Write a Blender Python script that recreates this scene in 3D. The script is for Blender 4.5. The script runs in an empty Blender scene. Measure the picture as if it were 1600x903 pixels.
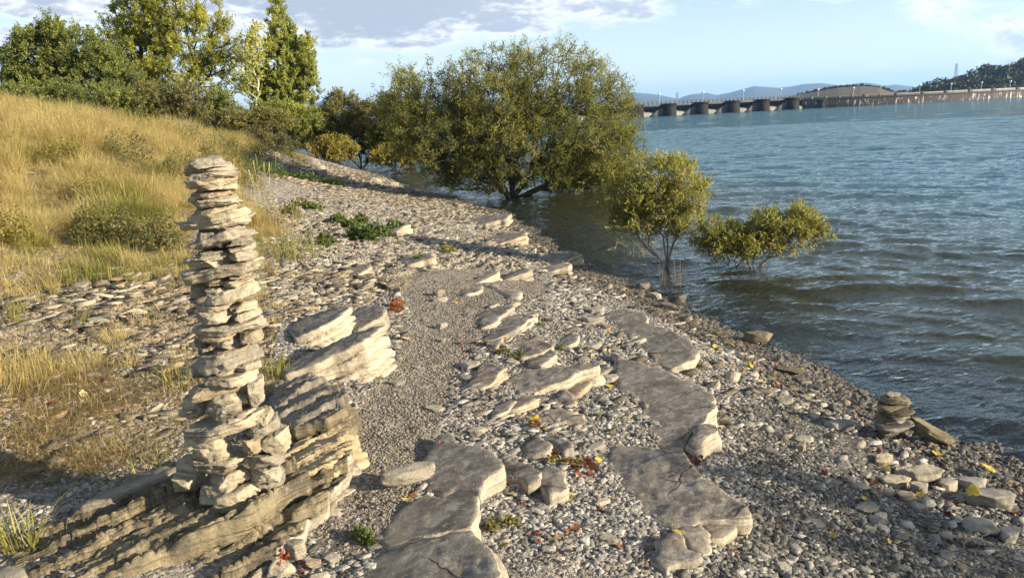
import bpy, math, random
import numpy as np
from mathutils import Vector, Matrix
from mathutils.geometry import delaunay_2d_cdt
rng = np.random.default_rng(7)
random.seed(7)
S = bpy.context.scene
COL = S.collection
R_ = math.radians

# ---------------------------------------------------------------- camera
CAM_H = 2.2
FPX = 1209.0
PITCH, ROLL = R_(12.5), R_(2.8)
CF = np.array([0, math.cos(PITCH), -math.sin(PITCH)])
_u = np.array([0, math.sin(PITCH), math.cos(PITCH)])
_r = np.array([1.0, 0, 0])
CR = _r * math.cos(ROLL) - _u * math.sin(ROLL)
CU = _u * math.cos(ROLL) + _r * math.sin(ROLL)
CO = np.array([0, 0, CAM_H])
cd = bpy.data.cameras.new("camera")
cam = bpy.data.objects.new("camera", cd)
COL.objects.link(cam)
cd.sensor_width = 36
cd.lens = FPX / 1600 * 36
cd.clip_start = 0.05
cd.clip_end = 40000
m = Matrix.Identity(4)
for i in range(3):
    m[i][0], m[i][1], m[i][2], m[i][3] = CR[i], CU[i], -CF[i], CO[i]
cam.matrix_world = m
S.camera = cam

def ray(px, py):
    return CF + CR * (px - 800) / FPX + CU * (451.5 - py) / FPX
def at(px, py, z):
    d = ray(px, py); return CO + d * (z - CAM_H) / d[2]
def atY(px, py, Y):
    d = ray(px, py); return CO + d * Y / d[1]
def proj(p):
    v = np.asarray(p, float) - CO
    w = v @ CF
    w = np.where(np.abs(w) < 1e-6, 1e-6, w)
    x = 800 + FPX * (v @ CR) / w; y = 451.5 - FPX * (v @ CU) / w
    return np.where(w > 0.05, x, -9999), np.where(w > 0.05, y, -9999)

# ---------------------------------------------------------------- noise
def _h(ix, iy, iz, s):
    h = (ix * 374761393 + iy * 668265263 + iz * 2147483647 + s * 1274126177) & 0xFFFFFFFF
    h = ((h ^ (h >> 13)) * 1274126177) & 0xFFFFFFFF
    h = ((h ^ (h >> 16)) * 2246822519) & 0xFFFFFFFF
    return ((h ^ (h >> 15)) & 0xFFFFFF) / float(0xFFFFFF)
def vnoise(p, s=0):
    p = np.asarray(p, float)
    if p.shape[-1] == 2: p = np.concatenate([p, np.zeros(p.shape[:-1] + (1,))], -1)
    f = np.floor(p); i = f.astype(np.int64); t = p - f
    t = t * t * t * (t * (t * 6 - 15) + 10)
    r = 0
    for dx in (0, 1):
        wx = t[..., 0] if dx else 1 - t[..., 0]
        for dy in (0, 1):
            wy = t[..., 1] if dy else 1 - t[..., 1]
            for dz in (0, 1):
                wz = t[..., 2] if dz else 1 - t[..., 2]
                r = r + wx * wy * wz * _h(i[..., 0] + dx, i[..., 1] + dy, i[..., 2] + dz, s)
    return r * 2 - 1
def fbm(p, octv=4, s=0, gain=0.5):
    p = np.asarray(p, float); a = 1; r = 0; n = 0
    for k in range(octv):
        r = r + a * vnoise(p * 2.03 ** k + 17.3 * k, s + k); n += a; a *= gain
    return r / n

# ---------------------------------------------------------------- mesh / object helpers
def mesh_np(name, V, F, mats=(), smooth=False, midx=None, attrs=None):
    """F: (n,3|4) int array or list of such arrays"""
    me = bpy.data.meshes.new(name)
    V = np.asarray(V, np.float32)
    Fs = [np.asarray(f, np.int32) for f in (F if isinstance(F, list) else [F]) if len(f)]
    me.vertices.add(len(V)); me.vertices.foreach_set("co", V.ravel())
    nl = sum(f.size for f in Fs); npoly = sum(len(f) for f in Fs)
    me.loops.add(nl); me.polygons.add(npoly)
    me.loops.foreach_set("vertex_index", np.concatenate([f.ravel() for f in Fs]))
    tot = np.concatenate([np.full(len(f), f.shape[1], np.int32) for f in Fs])
    st = np.concatenate([[0], np.cumsum(tot)[:-1]]).astype(np.int32)
    me.polygons.foreach_set("loop_start", st)
    me.polygons.foreach_set("loop_total", tot)
    for mt in mats: me.materials.append(mt)
    if midx is not None: me.polygons.foreach_set("material_index", np.asarray(midx, np.int32))
    if smooth: me.polygons.foreach_set("use_smooth", np.ones(npoly, bool))
    for k, v in (attrs or {}).items():
        v = np.asarray(v, np.float32)
        if v.ndim == 1:
            a = me.attributes.new(k, 'FLOAT', 'POINT'); a.data.foreach_set("value", v)
        elif v.shape[1] == 3:
            a = me.attributes.new(k, 'FLOAT_VECTOR', 'POINT'); a.data.foreach_set("vector", v.ravel())
        else:
            a = me.attributes.new(k, 'FLOAT_COLOR', 'POINT'); a.data.foreach_set("color", v.ravel())
    me.update(calc_edges=True)
    return me

def link(name, data, parent=None, loc=None, rot=None):
    o = bpy.data.objects.new(name, data)
    COL.objects.link(o)
    if parent is not None: o.parent = parent
    if loc is not None: o.location = [float(c) for c in loc]
    if rot is not None: o.rotation_euler = rot
    return o
def tag(o, label=None, cat=None, group=None, kind=None):
    if label: o["label"] = label
    if cat: o["category"] = cat
    if group: o["group"] = group
    if kind: o["kind"] = kind
    return o

class MB:
    """collects shapes into one mesh"""
    def __init__(s): s.V = []; s.F4 = []; s.F3 = []; s.n = 0
    def add(s, V, F):
        V = np.asarray(V, float); F = np.asarray(F, int)
        (s.F4 if F.shape[1] == 4 else s.F3).append(F + s.n)
        s.V.append(V); s.n += len(V)
    def box(s, c, size, M=None):
        x, y, z = [v / 2 for v in size]
        V = np.array([[-x,-y,-z],[x,-y,-z],[x,y,-z],[-x,y,-z],[-x,-y,z],[x,-y,z],[x,y,z],[-x,y,z]])
        if M is not None: V = V @ np.asarray(M).T
        s.add(V + np.asarray(c), [[0,3,2,1],[4,5,6,7],[0,1,5,4],[1,2,6,5],[2,3,7,6],[3,0,4,7]])
    def tube(s, pts, rad, n=6):
        pts = np.asarray(pts, float); k = len(pts)
        T = np.gradient(pts, axis=0); T /= np.linalg.norm(T, axis=1)[:, None] + 1e-9
        ref = np.array([0.3, 0.2, 1.0]) if abs(T[0, 2]) < 0.8 else np.array([1.0, 0.2, 0.1])
        A = np.cross(T, ref); A /= np.linalg.norm(A, axis=1)[:, None] + 1e-9
        B = np.cross(T, A)
        an = np.linspace(0, 2 * np.pi, n, endpoint=False)
        rad = np.broadcast_to(rad, k)
        V = pts[:, None] + rad[:, None, None] * (np.cos(an)[None, :, None] * A[:, None] + np.sin(an)[None, :, None] * B[:, None])
        F = []
        for i in range(k - 1):
            for j in range(n):
                a, b = i * n + j, i * n + (j + 1) % n
                F.append([a, b, b + n, a + n])
        s.add(V.reshape(-1, 3), F)
        e = (k - 1) * n
        s.add(np.vstack([V[-1], pts[-1:]]), [[j, (j + 1) % n, n] for j in range(n)])
    def build(s, name, mat, parent=None, smooth=False, loc=None):
        F = []
        if s.F4: F.append(np.vstack(s.F4))
        if s.F3: F.append(np.vstack(s.F3))
        V = np.vstack(s.V)
        if loc is not None: V = V - np.asarray(loc)
        return link(name, mesh_np(name, V, F, [mat], smooth), parent, loc)

# ---------------------------------------------------------------- shader helpers
class NT:
    def __init__(s, t): s.t = t; s.L = t.links
    def n(s, typ, ins=None, **pr):
        nd = s.t.nodes.new(typ)
        for k, v in pr.items(): setattr(nd, k, v)
        for k, v in (ins or {}).items():
            sk = nd.inputs[k]
            if isinstance(v, bpy.types.NodeSocket): s.L.new(v, sk)
            else: sk.default_value = v
        return nd
    def math(s, op, a, b=0.0, c=None, clamp=False):
        d = {0: a, 1: b}
        if c is not None: d[2] = c
        return s.n('ShaderNodeMath', d, operation=op, use_clamp=clamp).outputs[0]
    def mix(s, f, a, b, blend='MIX'):
        nd = s.n('ShaderNodeMix', data_type='RGBA', blend_type=blend)
        for k, v in ((0, f), (6, a), (7, b)):
            if isinstance(v, bpy.types.NodeSocket): s.L.new(v, nd.inputs[k])
            else: nd.inputs[k].default_value = v if k == 0 else (*v[:3], 1)
        return nd.outputs[2]
    def noise(s, vec, scale, detail=4, rough=0.55, dist=0.0):
        return s.n('ShaderNodeTexNoise', {'Vector': vec, 'Scale': scale, 'Detail': detail, 'Roughness': rough, 'Distortion': dist}).outputs[0]
    def ramp(s, f, stops, interp='LINEAR'):
        nd = s.n('ShaderNodeValToRGB', {'Fac': f}); cr = nd.color_ramp; cr.interpolation = interp
        while len(cr.elements) < len(stops): cr.elements.new(0.5)
        for e, (p, c) in zip(cr.elements, stops):
            e.position = p; e.color = (*c, 1) if not np.isscalar(c) else (c, c, c, 1)
        return nd.outputs[0]
    def range(s, v, a, b, c=0.0, d=1.0):
        return s.n('ShaderNodeMapRange', {0: v, 1: a, 2: b, 3: c, 4: d}).outputs[0]
    def mapping(s, vec, scale=(1,1,1), rot=(0,0,0), loc=(0,0,0)):
        return s.n('ShaderNodeMapping', {'Vector': vec, 'Scale': scale, 'Rotation': rot, 'Location': loc}).outputs[0]
    def bump(s, h, strength=0.5, dist=0.02, normal=None):
        d = {'Height': h, 'Strength': strength, 'Distance': dist}
        if normal is not None: d['Normal'] = normal
        return s.n('ShaderNodeBump', d).outputs[0]

def material(name):
    mt = bpy.data.materials.new(name); mt.use_nodes = True
    t = mt.node_tree
    for nd in list(t.nodes): t.nodes.remove(nd)
    k = NT(t); k.out = k.n('ShaderNodeOutputMaterial')
    return mt, k
def pbr(k, color, rough=0.8, normal=None, spec=0.3, **kw):
    ins = {'Base Color': color if isinstance(color, bpy.types.NodeSocket) else (*color[:3], 1), 'Roughness': rough, 'Specular IOR Level': spec}
    if normal is not None: ins['Normal'] = normal
    ins.update(kw)
    b = k.n('ShaderNodeBsdfPrincipled', ins)
    k.L.new(b.outputs[0], k.out.inputs[0])
    return b
def coords(k): return k.n('ShaderNodeTexCoord').outputs['Object']
def wpos(k): return k.n('ShaderNodeNewGeometry').outputs['Position']
# ---------------------------------------------------------------- light and sky
SUN_EL, SUN_AZB = R_(17), R_(19)      # elevation; angle behind the picture plane on the right
sv = np.array([math.cos(SUN_AZB) * math.cos(SUN_EL), -math.sin(SUN_AZB) * math.cos(SUN_EL), math.sin(SUN_EL)])
sl = bpy.data.lights.new("sun", 'SUN'); sl.energy = 5.0; sl.angle = R_(0.55); sl.color = (1.0, 0.865, 0.66)
so = bpy.data.objects.new("sun", sl); COL.objects.link(so)
so.rotation_euler = Vector(sv).to_track_quat('Z', 'Y').to_euler()
so.location = (20, -10, 15)

W = bpy.data.worlds.new("World"); S.world = W; W.use_nodes = True
k = NT(W.node_tree)
for nd in list(W.node_tree.nodes): W.node_tree.nodes.remove(nd)
sky = k.n('ShaderNodeTexSky', sky_type='NISHITA', sun_disc=False, sun_elevation=SUN_EL,
          sun_rotation=math.atan2(sv[0], sv[1]), altitude=300, air_density=1.0, dust_density=0.6, ozone_density=1.1)
SKY_STR = 0.07
gdir = k.n('ShaderNodeTexCoord').outputs['Generated']
sep = k.n('ShaderNodeSeparateXYZ', {0: gdir})
az = k.math('ARCTAN2', sep.outputs[0], sep.outputs[1])
el = k.math('ARCSINE', sep.outputs[2])
def azel(px, py):
    d = ray(px, py); d = d / np.linalg.norm(d)
    return math.atan2(d[0], d[1]), math.asin(d[2])
nvec = k.n('ShaderNodeCombineXYZ', {0: k.math('MULTIPLY', az, 6.0), 1: k.math('MULTIPLY', el, 17.0), 2: 0.0}).outputs[0]
n1 = k.noise(nvec, 1.6, 8, 0.58, 0.3)
n2 = k.noise(k.mapping(nvec, loc=(3.1, 7.7, 1)), 4.5, 7, 0.6, 0.2)
# ellipses: (px, py, half width px, half height px, weight)
CLOUDS = [(600, 12, 300, 68, 1.2), (350, 5, 190, 62, .95), (760, 15, 200, 55, 1.0), (930, -5, 190, 48, .85), (1130, -12, 130, 36, .65), (60, -8, 190, 42, .95), (0, 60, 90, 26, .8),
          (565, 97, 36, 9, .62), (640, 105, 60, 24, .52), (530, 158, 60, 22, .55), (390, 60, 90, 40, .6), (660, 130, 60, 25, .45),
          (1450, 22, 110, 34, .62), (1560, 40, 110, 26, .62), (1600, 70, 60, 30, .85), (1560, 96, 50, 8, .6), (1475, 83, 26, 5, .5),
          (1302, 105, 26, 5, .55), (1378, 104, 32, 7, .62), (1205, 110, 40, 6, .42), (1120, 134, 60, 8, .5), (1037, 118, 26, 6, .5), (1060, 150, 90, 9, .4),
          (1300, 0, 130, 20, .4)]
acc = None
for (cx, cy, rx, ry, w) in CLOUDS:
    a0, e0 = azel(cx, cy); a1, e1 = azel(cx + rx, cy); _, e2 = azel(cx, cy - ry)
    wa = abs(a1 - a0); we = abs(e2 - e0)
    # the bands follow the horizon, so plain azimuth / elevation ellipses serve
    da = k.math('DIVIDE', k.math('SUBTRACT', az, a0), wa)
    de = k.math('DIVIDE', k.math('SUBTRACT', el, e0), we)
    q = k.math('ADD', k.math('MULTIPLY', da, da), k.math('MULTIPLY', de, de))
    g = k.math('MULTIPLY', k.math('EXPONENT', k.math('MULTIPLY', q, -0.8)), w)
    acc = g if acc is None else k.math('MAXIMUM', acc, g)
# broken cloud higher up, out of the photo, seen only in reflections
high = k.math('MULTIPLY', k.range(el, 0.2, 0.55), 0.44)
acc = k.math('MAXIMUM', acc, high)
nn = k.math('ADD', k.math('MULTIPLY', n1, 0.8), k.math('MULTIPLY', n2, 0.42))      # about .6 mean
dens = k.math('SUBTRACT', k.math('ADD', acc, k.math('MULTIPLY', k.math('SUBTRACT', nn, 0.6), 1.6)), 0.36)
alpha = k.n('ShaderNodeMapRange', {0: dens, 1: -.02, 2: 0.42}, interpolation_type='SMOOTHSTEP').outputs[0]
alpha = k.math('MULTIPLY', alpha, 0.93)
thick = k.n('ShaderNodeMapRange', {0: k.math('ADD', dens, k.math('MULTIPLY', k.math('SUBTRACT', n2, .5), 1.1)), 1: 0.12, 2: 0.62}, interpolation_type='SMOOTHSTEP').outputs[0]
right = k.range(az, -0.1, 0.5)                                   # nearer the sun the cloud is brighter
ccol = k.mix(thick, (0.56, 0.56, 0.57), (0.235, 0.25, 0.29))
ccol = k.mix(k.math('MULTIPLY', right, 0.6), ccol, k.mix(thick, (0.70, 0.70, 0.67), (0.42, 0.445, 0.51)))
skyc = k.n('ShaderNodeVectorMath', {0: sky.outputs[0], 3: SKY_STR}, operation='SCALE').outputs[0]
veil = k.math('MULTIPLY', k.math('EXPONENT', k.math('MULTIPLY', el, -11.0)), 0.92)   # thin high veil towards the horizon
skyc = k.mix(veil, skyc, (0.56, 0.645, 0.68))
fin = k.mix(alpha, skyc, ccol)
bg = k.n('ShaderNodeBackground', {'Color': fin, 'Strength': 1.0})
k.L.new(bg.outputs[0], k.n('ShaderNodeOutputWorld').inputs[0])

S.view_settings.view_transform = 'Standard'
S.view_settings.look = 'None'
S.view_settings.exposure = 1.28
S.view_settings.gamma = 1.0
S.render.engine = 'CYCLES'
S.cycles.max_bounces = 8
S.cycles.diffuse_bounces = 3
S.cycles.glossy_bounces = 3
S.cycles.transmission_bounces = 4
S.cycles.transparent_max_bounces = 12
S.cycles.volume_bounces = 1
S.cycles.use_denoising = True
S.cycles.caustics_reflective = False
S.cycles.caustics_refractive = False

# ---------------------------------------------------------------- the lie of the land
SHORE_PX = [(1600, 735), (1520, 690), (1450, 652), (1350, 607), (1250, 560), (1160, 520), (1080, 485), (1000, 452), (930, 420), (870, 385), (830, 355),
            (800, 334), (760, 320), (705, 306), (650, 296), (615, 281), (590, 268)]
SH = [at(x, y, 0)[:2] for x, y in SHORE_PX]
SH = np.array([(7.0, -14.0), (4.6, -4.0), (3.6, 1.0), (3.2, 3.0)] + [tuple(p) for p in SH] + [(-9, 42), (-13, 52), (-19, 66), (-34, 95), (-60, 150), (-95, 230), (-110, 300)])
def sdist(P):
    """signed distance to the water line, positive on land (left)"""
    P = np.asarray(P, float)
    best = np.full(P.shape[:-1], 1e9); sg = np.ones(P.shape[:-1])
    for a, b in zip(SH[:-1], SH[1:]):
        d = b - a; L2 = d @ d
        t = np.clip(((P - a) @ d) / L2, 0, 1)
        q = P - (a + t[..., None] * d)
        dd = np.sqrt((q ** 2).sum(-1))
        cr = d[0] * q[..., 1] - d[1] * q[..., 0]
        up = dd < best - 1e-9
        best = np.where(up, dd, best); sg = np.where(up, np.where(cr > 0, 1, -1), sg)
    return best * sg
CP = []        # control points x, y, z
def cz(px, py, z): p = at(px, py, z); CP.append((p[0], p[1], z))
def cY(px, py, Y): p = atY(px, py, Y); CP.append((p[0], Y, p[2]))
for p in [(800, 903, .55), (600, 903, .56), (1000, 880, .45), (1250, 880, .33), (1450, 880, .2), (1600, 900, .14), (1200, 760, .33), (1350, 740, .16), (1160, 640, .24),
          (1030, 760, .4), (1000, 640, .36), (860, 760, .47), (860, 600, .42), (700, 620, .48), (620, 700, .53), (560, 800, .56), (960, 520, .3), (820, 500, .4), (700, 500, .45), (640, 560, .48),
          (880, 450, .24), (760, 440, .38), (650, 430, .48), (560, 440, .55), (540, 540, .56), (450, 480, .66), (420, 560, .64), (300, 640, .62), (150, 660, .66), (0, 680, .7), (100, 760, .62), (0, 840, .6), (250, 860, .62), (400, 860, .58), (470, 740, .57),
          (100, 560, .74), (250, 520, .72), (0, 500, .82), (200, 450, .82), (330, 440, .76), (450, 420, .68), (760, 385, .24), (650, 380, .42), (560, 380, .56), (480, 360, .68), (420, 370, .78),
          (740, 345, .2), (650, 335, .32), (560, 325, .5), (490, 315, .66), (690, 318, .1), (620, 300, .14), (560, 290, .38), (500, 280, .6), (440, 300, .9), (540, 268, .35), (500, 262, .5),
          (0, 430, 1.0), (150, 400, .95), (280, 390, .9), (360, 370, .9), (300, 350, 1.0), (380, 320, 1.02)]: cz(*p)
for p in [(0, 370, 9.0), (0, 300, 11.2), (0, 230, 13.6), (0, 196, 15.5), (0, 170, 17), (100, 330, 11), (100, 270, 13), (120, 218, 16), (100, 176, 19), (200, 300, 12.5), (200, 240, 16), (190, 198, 20.5), (300, 290, 14.5), (290, 235, 20), (300, 205, 25),
          (380, 260, 22), (390, 225, 28), (440, 250, 30), (450, 235, 36), (-150, 350, 9), (-150, 200, 15), (-300, 250, 12), (-300, 175, 18)]: cY(*p)
CP += [(-14, 28, 2.35), (-16, 40, 1.9), (-24, 40, 2.2), (-30, 60, 1.8), (-24, 62, 1.0), (-13, 40, 1.3), (-40, 30, 3.0), (-40, 90, 1.6), (-70, 60, 2.5), (-60, 120, 1.2),
       (-2, 0, .68), (0, 0, .57), (1.5, 0, .4), (-5, 0, .9), (-10, 0, 1.5), (-2, -6, .8), (1, -6, .55), (-8, -8, 1.4), (-20, 0, 3), (-20, -10, 3), (3, -15, .6), (-4, -20, 1.2)]
CP = [c for c in CP]
for i in range(len(SH) - 1):
    a, b = SH[i], SH[i + 1]; d = b - a; L = np.hypot(*d)
    nrm = np.array([-d[1], d[0]]) / L
    for t in (np.arange(max(1, min(6, int(L / 1.2)))) + .5) / max(1, min(6, int(L / 1.2))):
        q = a + t * d; sc = 1 + np.hypot(*q) * .02
        CP.append((q[0], q[1], 0.0))
        q2 = q - nrm * 1.2 * sc; CP.append((q2[0], q2[1], -.15 * sc))
        q2 = q - nrm * 4 * sc; CP.append((q2[0], q2[1], -.62 * sc))
        q2 = q - nrm * 12 * sc; CP.append((q2[0], q2[1], -1.7 * sc))
CP = np.array(CP)
_k = 0.35
def _phi(d2): return np.sqrt(d2 + _k * _k)
_A = _phi(((CP[:, None, :2] - CP[None, :, :2]) ** 2).sum(-1)) - 0.02 * np.eye(len(CP))
_Pm = np.hstack([np.ones((len(CP), 1)), CP[:, :2]])
_M = np.block([[_A, _Pm], [_Pm.T, np.zeros((3, 3))]])
_w = np.linalg.solve(_M, np.concatenate([CP[:, 2], np.zeros(3)]))
def h_near(P):
    P = np.asarray(P, float); sh = P.shape[:-1]; Q = P.reshape(-1, 2); out = np.empty(len(Q))
    for i in range(0, len(Q), 20000):
        q = Q[i:i + 20000]
        out[i:i + 20000] = _phi(((q[:, None] - CP[None, :, :2]) ** 2).sum(-1)) @ _w[:len(CP)] + _w[-3] + q @ _w[-2:]
    return out.reshape(sh)
def h_far(P):
    s = sdist(P)
    return np.where(s > 0, np.minimum(s * .05, 1.8), np.maximum(s * .12, -3.0))
def ss(x, a, b):
    t = np.clip((x - a) / (b - a), 0, 1); return t * t * (3 - 2 * t)
def hbase(P):
    P = np.asarray(P, float); r = np.hypot(P[..., 0], P[..., 1])
    w = ss(r, 55, 95)
    far = h_far(P)
    out = far.copy()
    msk = r < 95
    if msk.any(): out[msk] = (1 - w[msk]) * h_near(P[msk]) + w[msk] * far[msk]
    return out

# px-space outlines of the kinds of ground (they are looked up through proj, i.e. they are fixed areas on the ground)
def inpoly(px, py, poly):
    poly = np.asarray(poly, float); ins = np.zeros(np.shape(px), bool)
    x0, y0 = poly[-1]
    for x1, y1 in poly:
        c = ((y0 > py) != (y1 > py)) & (px < (x1 - x0) * (py - y0) / (y1 - y0 + 1e-12) + x0)
        ins ^= c; x0, y0 = x1, y1
    return ins
Z_FINE = [(610, 440), (700, 415), (850, 432), (860, 462), (770, 478), (735, 560), (705, 600), (695, 665), (645, 780), (560, 880), (520, 870), (470, 830), (520, 780), (550, 700), (560, 620), (625, 560), (640, 490)]
Z_RUBBLE = [(0, 430), (120, 400), (300, 410), (420, 430), (520, 420), (600, 400), (660, 430), (600, 470), (520, 480), (440, 500), (420, 560), (300, 600), (150, 560), (0, 600)]
Z_FLAG = [(400, 400), (430, 330), (480, 300), (600, 290), (760, 330), (830, 370), (880, 400), (820, 420), (700, 420), (600, 440), (480, 470), (420, 440)]
Z_STRAW = [(0, 560), (120, 560), (300, 580), (420, 560), (440, 600), (300, 690), (200, 720), (100, 735), (0, 735)]
Z_GRASS = [(-600, 440), (0, 410), (130, 405), (230, 440), (300, 415), (300, 345), (360, 350), (420, 400), (450, 390), (420, 330), (372, 300), (360, 262), (420, 236), (440, 225), (300, 100), (0, 60), (-600, 0)]
def ground_h(P):
    """height with the small relief"""
    P = np.asarray(P, float)
    h = hbase(P); r = np.hypot(P[..., 0], P[..., 1])
    near = 1 - ss(r, 25, 70)
    px, py = proj(np.concatenate([P, h[..., None]], -1))
    rub = (inpoly(px, py, Z_RUBBLE) | inpoly(px, py, Z_FLAG)).astype(float)
    gr = inpoly(px, py, Z_GRASS).astype(float)
    d = fbm(P * 1.3, 4, 3) * .03 + fbm(P * 9, 3, 9) * .010
    # thin beds of shale stepping up to the left, strike running away from the camera
    st = (P[..., 0] * .75 - P[..., 1] * .28) * 3.2 + fbm(P * 1.1, 3, 21) * 1.6
    saw = st - np.floor(st)
    d = d + rub * (saw - .5) * .05
    d = d + ss(h, .95, 1.5) * (fbm(P * .6, 3, 31) * .18)

    return h + d * near
def hit(px, py, lift=0.0):
    d = ray(px, py); t = np.geomspace(1.5, 120, 1400)
    Q = CO + t[:, None] * d
    f = Q[:, 2] - hbase(Q[:, :2]) - lift
    i = np.argmax(f < 0)
    if not (f < 0).any(): i = len(t) - 1
    a, b = t[max(i - 1, 0)], t[i]
    for _ in range(18):
        c = (a + b) / 2; q = CO + c * d
        if q[2] - hbase(q[None, :2])[0] - lift < 0: b = c
        else: a = c
    q = CO + b * d; return q
def gz(x, y): return float(ground_h(np.array([[x, y]]))[0])

# ---------------------------------------------------------------- ground sheet
va = np.radians(np.concatenate([np.linspace(-180, -42, 60)[:-1], np.linspace(-42, 42, 900), np.linspace(42, 180, 60)[1:]]))
vr = np.concatenate([np.linspace(.3, 2.0, 30)[:-1], np.geomspace(2.0, 60, 760)[:-1], np.geomspace(60, 12000, 90)])
AA, RR = np.meshgrid(va, vr)
GP = np.stack([np.sin(AA) * RR, np.cos(AA) * RR], -1).reshape(-1, 2)
GZ = ground_h(GP)
gr_ = np.hypot(GP[:, 0], GP[:, 1])
gpx, gpy = proj(np.column_stack([GP, GZ]))
sd = sdist(GP)
nz = fbm(GP * 2.2, 4, 51); nz2 = fbm(GP * .7, 3, 77)
def C(r, g, b): return np.array([r, g, b])
gcol = np.tile(C(.23, .205, .17), (len(GP), 1))
def blend(mask, c):
    global gcol
    mask = np.clip(mask, 0, 1)[:, None]
    gcol = gcol * (1 - mask) + mask * c
jx, jy = gpx + nz * 26, gpy + fbm(GP * 3.1, 3, 91) * 12
blend(inpoly(jx, jy, Z_FINE) * .9, C(.20, .175, .14))
blend(inpoly(jx, jy, Z_RUBBLE) * .9, C(.22, .175, .115))
blend(inpoly(jx, jy, Z_FLAG) * .8, C(.27, .235, .18))
blend(inpoly(jx, jy, Z_STRAW) * .9, C(.27, .19, .09))
left = (gpx < -500) & (GP[:, 1] < 3) & (GP[:, 0] < -3)
blend((inpoly(jx, jy, Z_GRASS) | left | ((gr_ > 30) & (sd > 3))) * .95, C(.2, .15, .06))
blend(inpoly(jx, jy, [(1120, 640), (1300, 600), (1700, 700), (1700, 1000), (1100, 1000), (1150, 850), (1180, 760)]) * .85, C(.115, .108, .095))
blend(ss(sd, 1.1, .3) * (sd > -9) * .85, C(.075, .07, .06))           # damp strip
blend(ss(-sd, -.05, .9), C(.20, .18, .10))                                # bed under shallow water
blend(ss(-sd, 1.2, 5), C(.14, .135, .05))
blend(ss(-sd, 5, 14), C(.05, .07, .045))
gcol *= (1 + .22 * nz + .12 * nz2)[:, None]
gcol = np.clip(gcol, .01, .6)
na, nr = len(va), len(vr)
ii = (np.arange(nr - 1)[:, None] * na + np.arange(na - 1)[None]).ravel()
GF = np.stack([ii, ii + 1, ii + na + 1, ii + na], 1)
mg, k = material("ground")
ob = wpos(k)
at_ = k.n('ShaderNodeAttribute', attribute_name='col').outputs[0]
vor = k.n('ShaderNodeTexVoronoi', {'Vector': ob, 'Scale': 48.0, 'Randomness': 1.0})
vor2 = k.n('ShaderNodeTexVoronoi', {'Vector': ob, 'Scale': 17.0, 'Randomness': 1.0})
rnd = k.n('ShaderNodeSeparateColor', {0: vor.outputs['Color']}).outputs[0]
c = k.mix(1.0, at_, k.ramp(rnd, [(0, .45), (.5, .95), (1, 1.6)]), 'MULTIPLY')
c = k.mix(1.0, c, k.ramp(k.noise(ob, 4.0, 5), [(.25, .65), (.75, 1.3)]), 'MULTIPLY')
hgt = k.math('ADD', k.math('MULTIPLY', vor.outputs[0], -.5), k.math('ADD', k.math('MULTIPLY', vor2.outputs[0], -.8), k.noise(ob, 60, 3)))
pbr(k, c, .9, k.bump(hgt, .9, .012), .2)
ground = link("ground", mesh_np("ground", np.column_stack([GP, GZ]), GF, [mg], True, attrs={'col': np.column_stack([gcol, np.ones(len(gcol))])}))
tag(ground, "pale stony bank and lake bed running up to a grassy slope", None, None, "structure")

# ---------------------------------------------------------------- water
wa = np.radians(np.concatenate([np.linspace(-60, -34, 30)[:-1], np.linspace(-34, 38, 760), np.linspace(38, 150, 120)[1:]]))
wr = np.concatenate([np.geomspace(2.6, 90, 700)[:-1], np.geomspace(90, 900, 60)])
AA, RR = np.meshgrid(wa, wr)
WP = np.stack([np.sin(AA) * RR, np.cos(AA) * RR], -1).reshape(-1, 2)
wrr = RR.ravel(); cell = wrr * .005
wsd = -sdist(WP)
wz = np.zeros(len(WP))
warp = np.stack([fbm(WP * .35, 2, 201), fbm(WP * .35, 2, 202)], -1) * .5
WQ = WP + warp
ENV = [vnoise(WP * (.5 / l) + j * 9.1, 300 + j) for l in (.35, .75, 1.4, 2.6) for j in (0, 1)]
head = math.atan2(-.85, -.45)
for i in range(46):
    lam = .22 * (3.4 / .22) ** (rng.random() ** .9)
    th = head + rng.normal(0, .42)
    kk = 2 * np.pi / lam
    ph = kk * (WQ[:, 0] * math.cos(th) + WQ[:, 1] * math.sin(th)) + rng.random() * 6.28
    am = .0125 * lam ** .68 * (1 if lam < .9 else .62)
    env = .55 + .45 * ENV[int(np.clip(np.digitize(lam, [.5, 1.0, 1.9]), 0, 3)) * 2 + i % 2]
    s_ = np.sin(ph)
    wz += am * env * (1.25 * np.exp(s_ - 1) * 1.6 - .8) * ss(lam / np.maximum(cell, 1e-6), 2.0, 4.5)
damp = .35 + .65 * ss(wsd, 0.0, 2.5)
wz *= damp
wz += .02 * (1 - ss(wsd, 0, 1.2)) * fbm(WP * 2.5, 3, 401)
na, nr = len(wa), len(wr)
ii = (np.arange(nr - 1)[:, None] * na + np.arange(na - 1)[None]).ravel()
WF = np.stack([ii, ii + 1, ii + na + 1, ii + na], 1)
keep = wsd > -1.5
WF = WF[keep[WF].all(1)]
depth = np.maximum(-hbase(WP), 0)
mw, k = material("lake_water")
ob = wpos(k)
dep = k.n('ShaderNodeAttribute', attribute_name='depth').outputs['Fac']
rot = k.mapping(ob, scale=(1, 1, 1), rot=(0, 0, R_(-28)))
b1 = k.noise(k.mapping(rot, scale=(5.0, 11.0, 1)), 1.0, 4, .55, .4)
b2 = k.noise(k.mapping(rot, scale=(.75, 2.0, 1)), 1.0, 4, .6, .5)
b3 = k.noise(k.mapping(rot, scale=(.16, .45, 1)), 1.0, 3, .6, .6)
far = k.n('ShaderNodeCameraData').outputs['View Distance'] if False else k.n('ShaderNodeVectorMath', {0: ob}, operation='LENGTH').outputs['Value']
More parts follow.
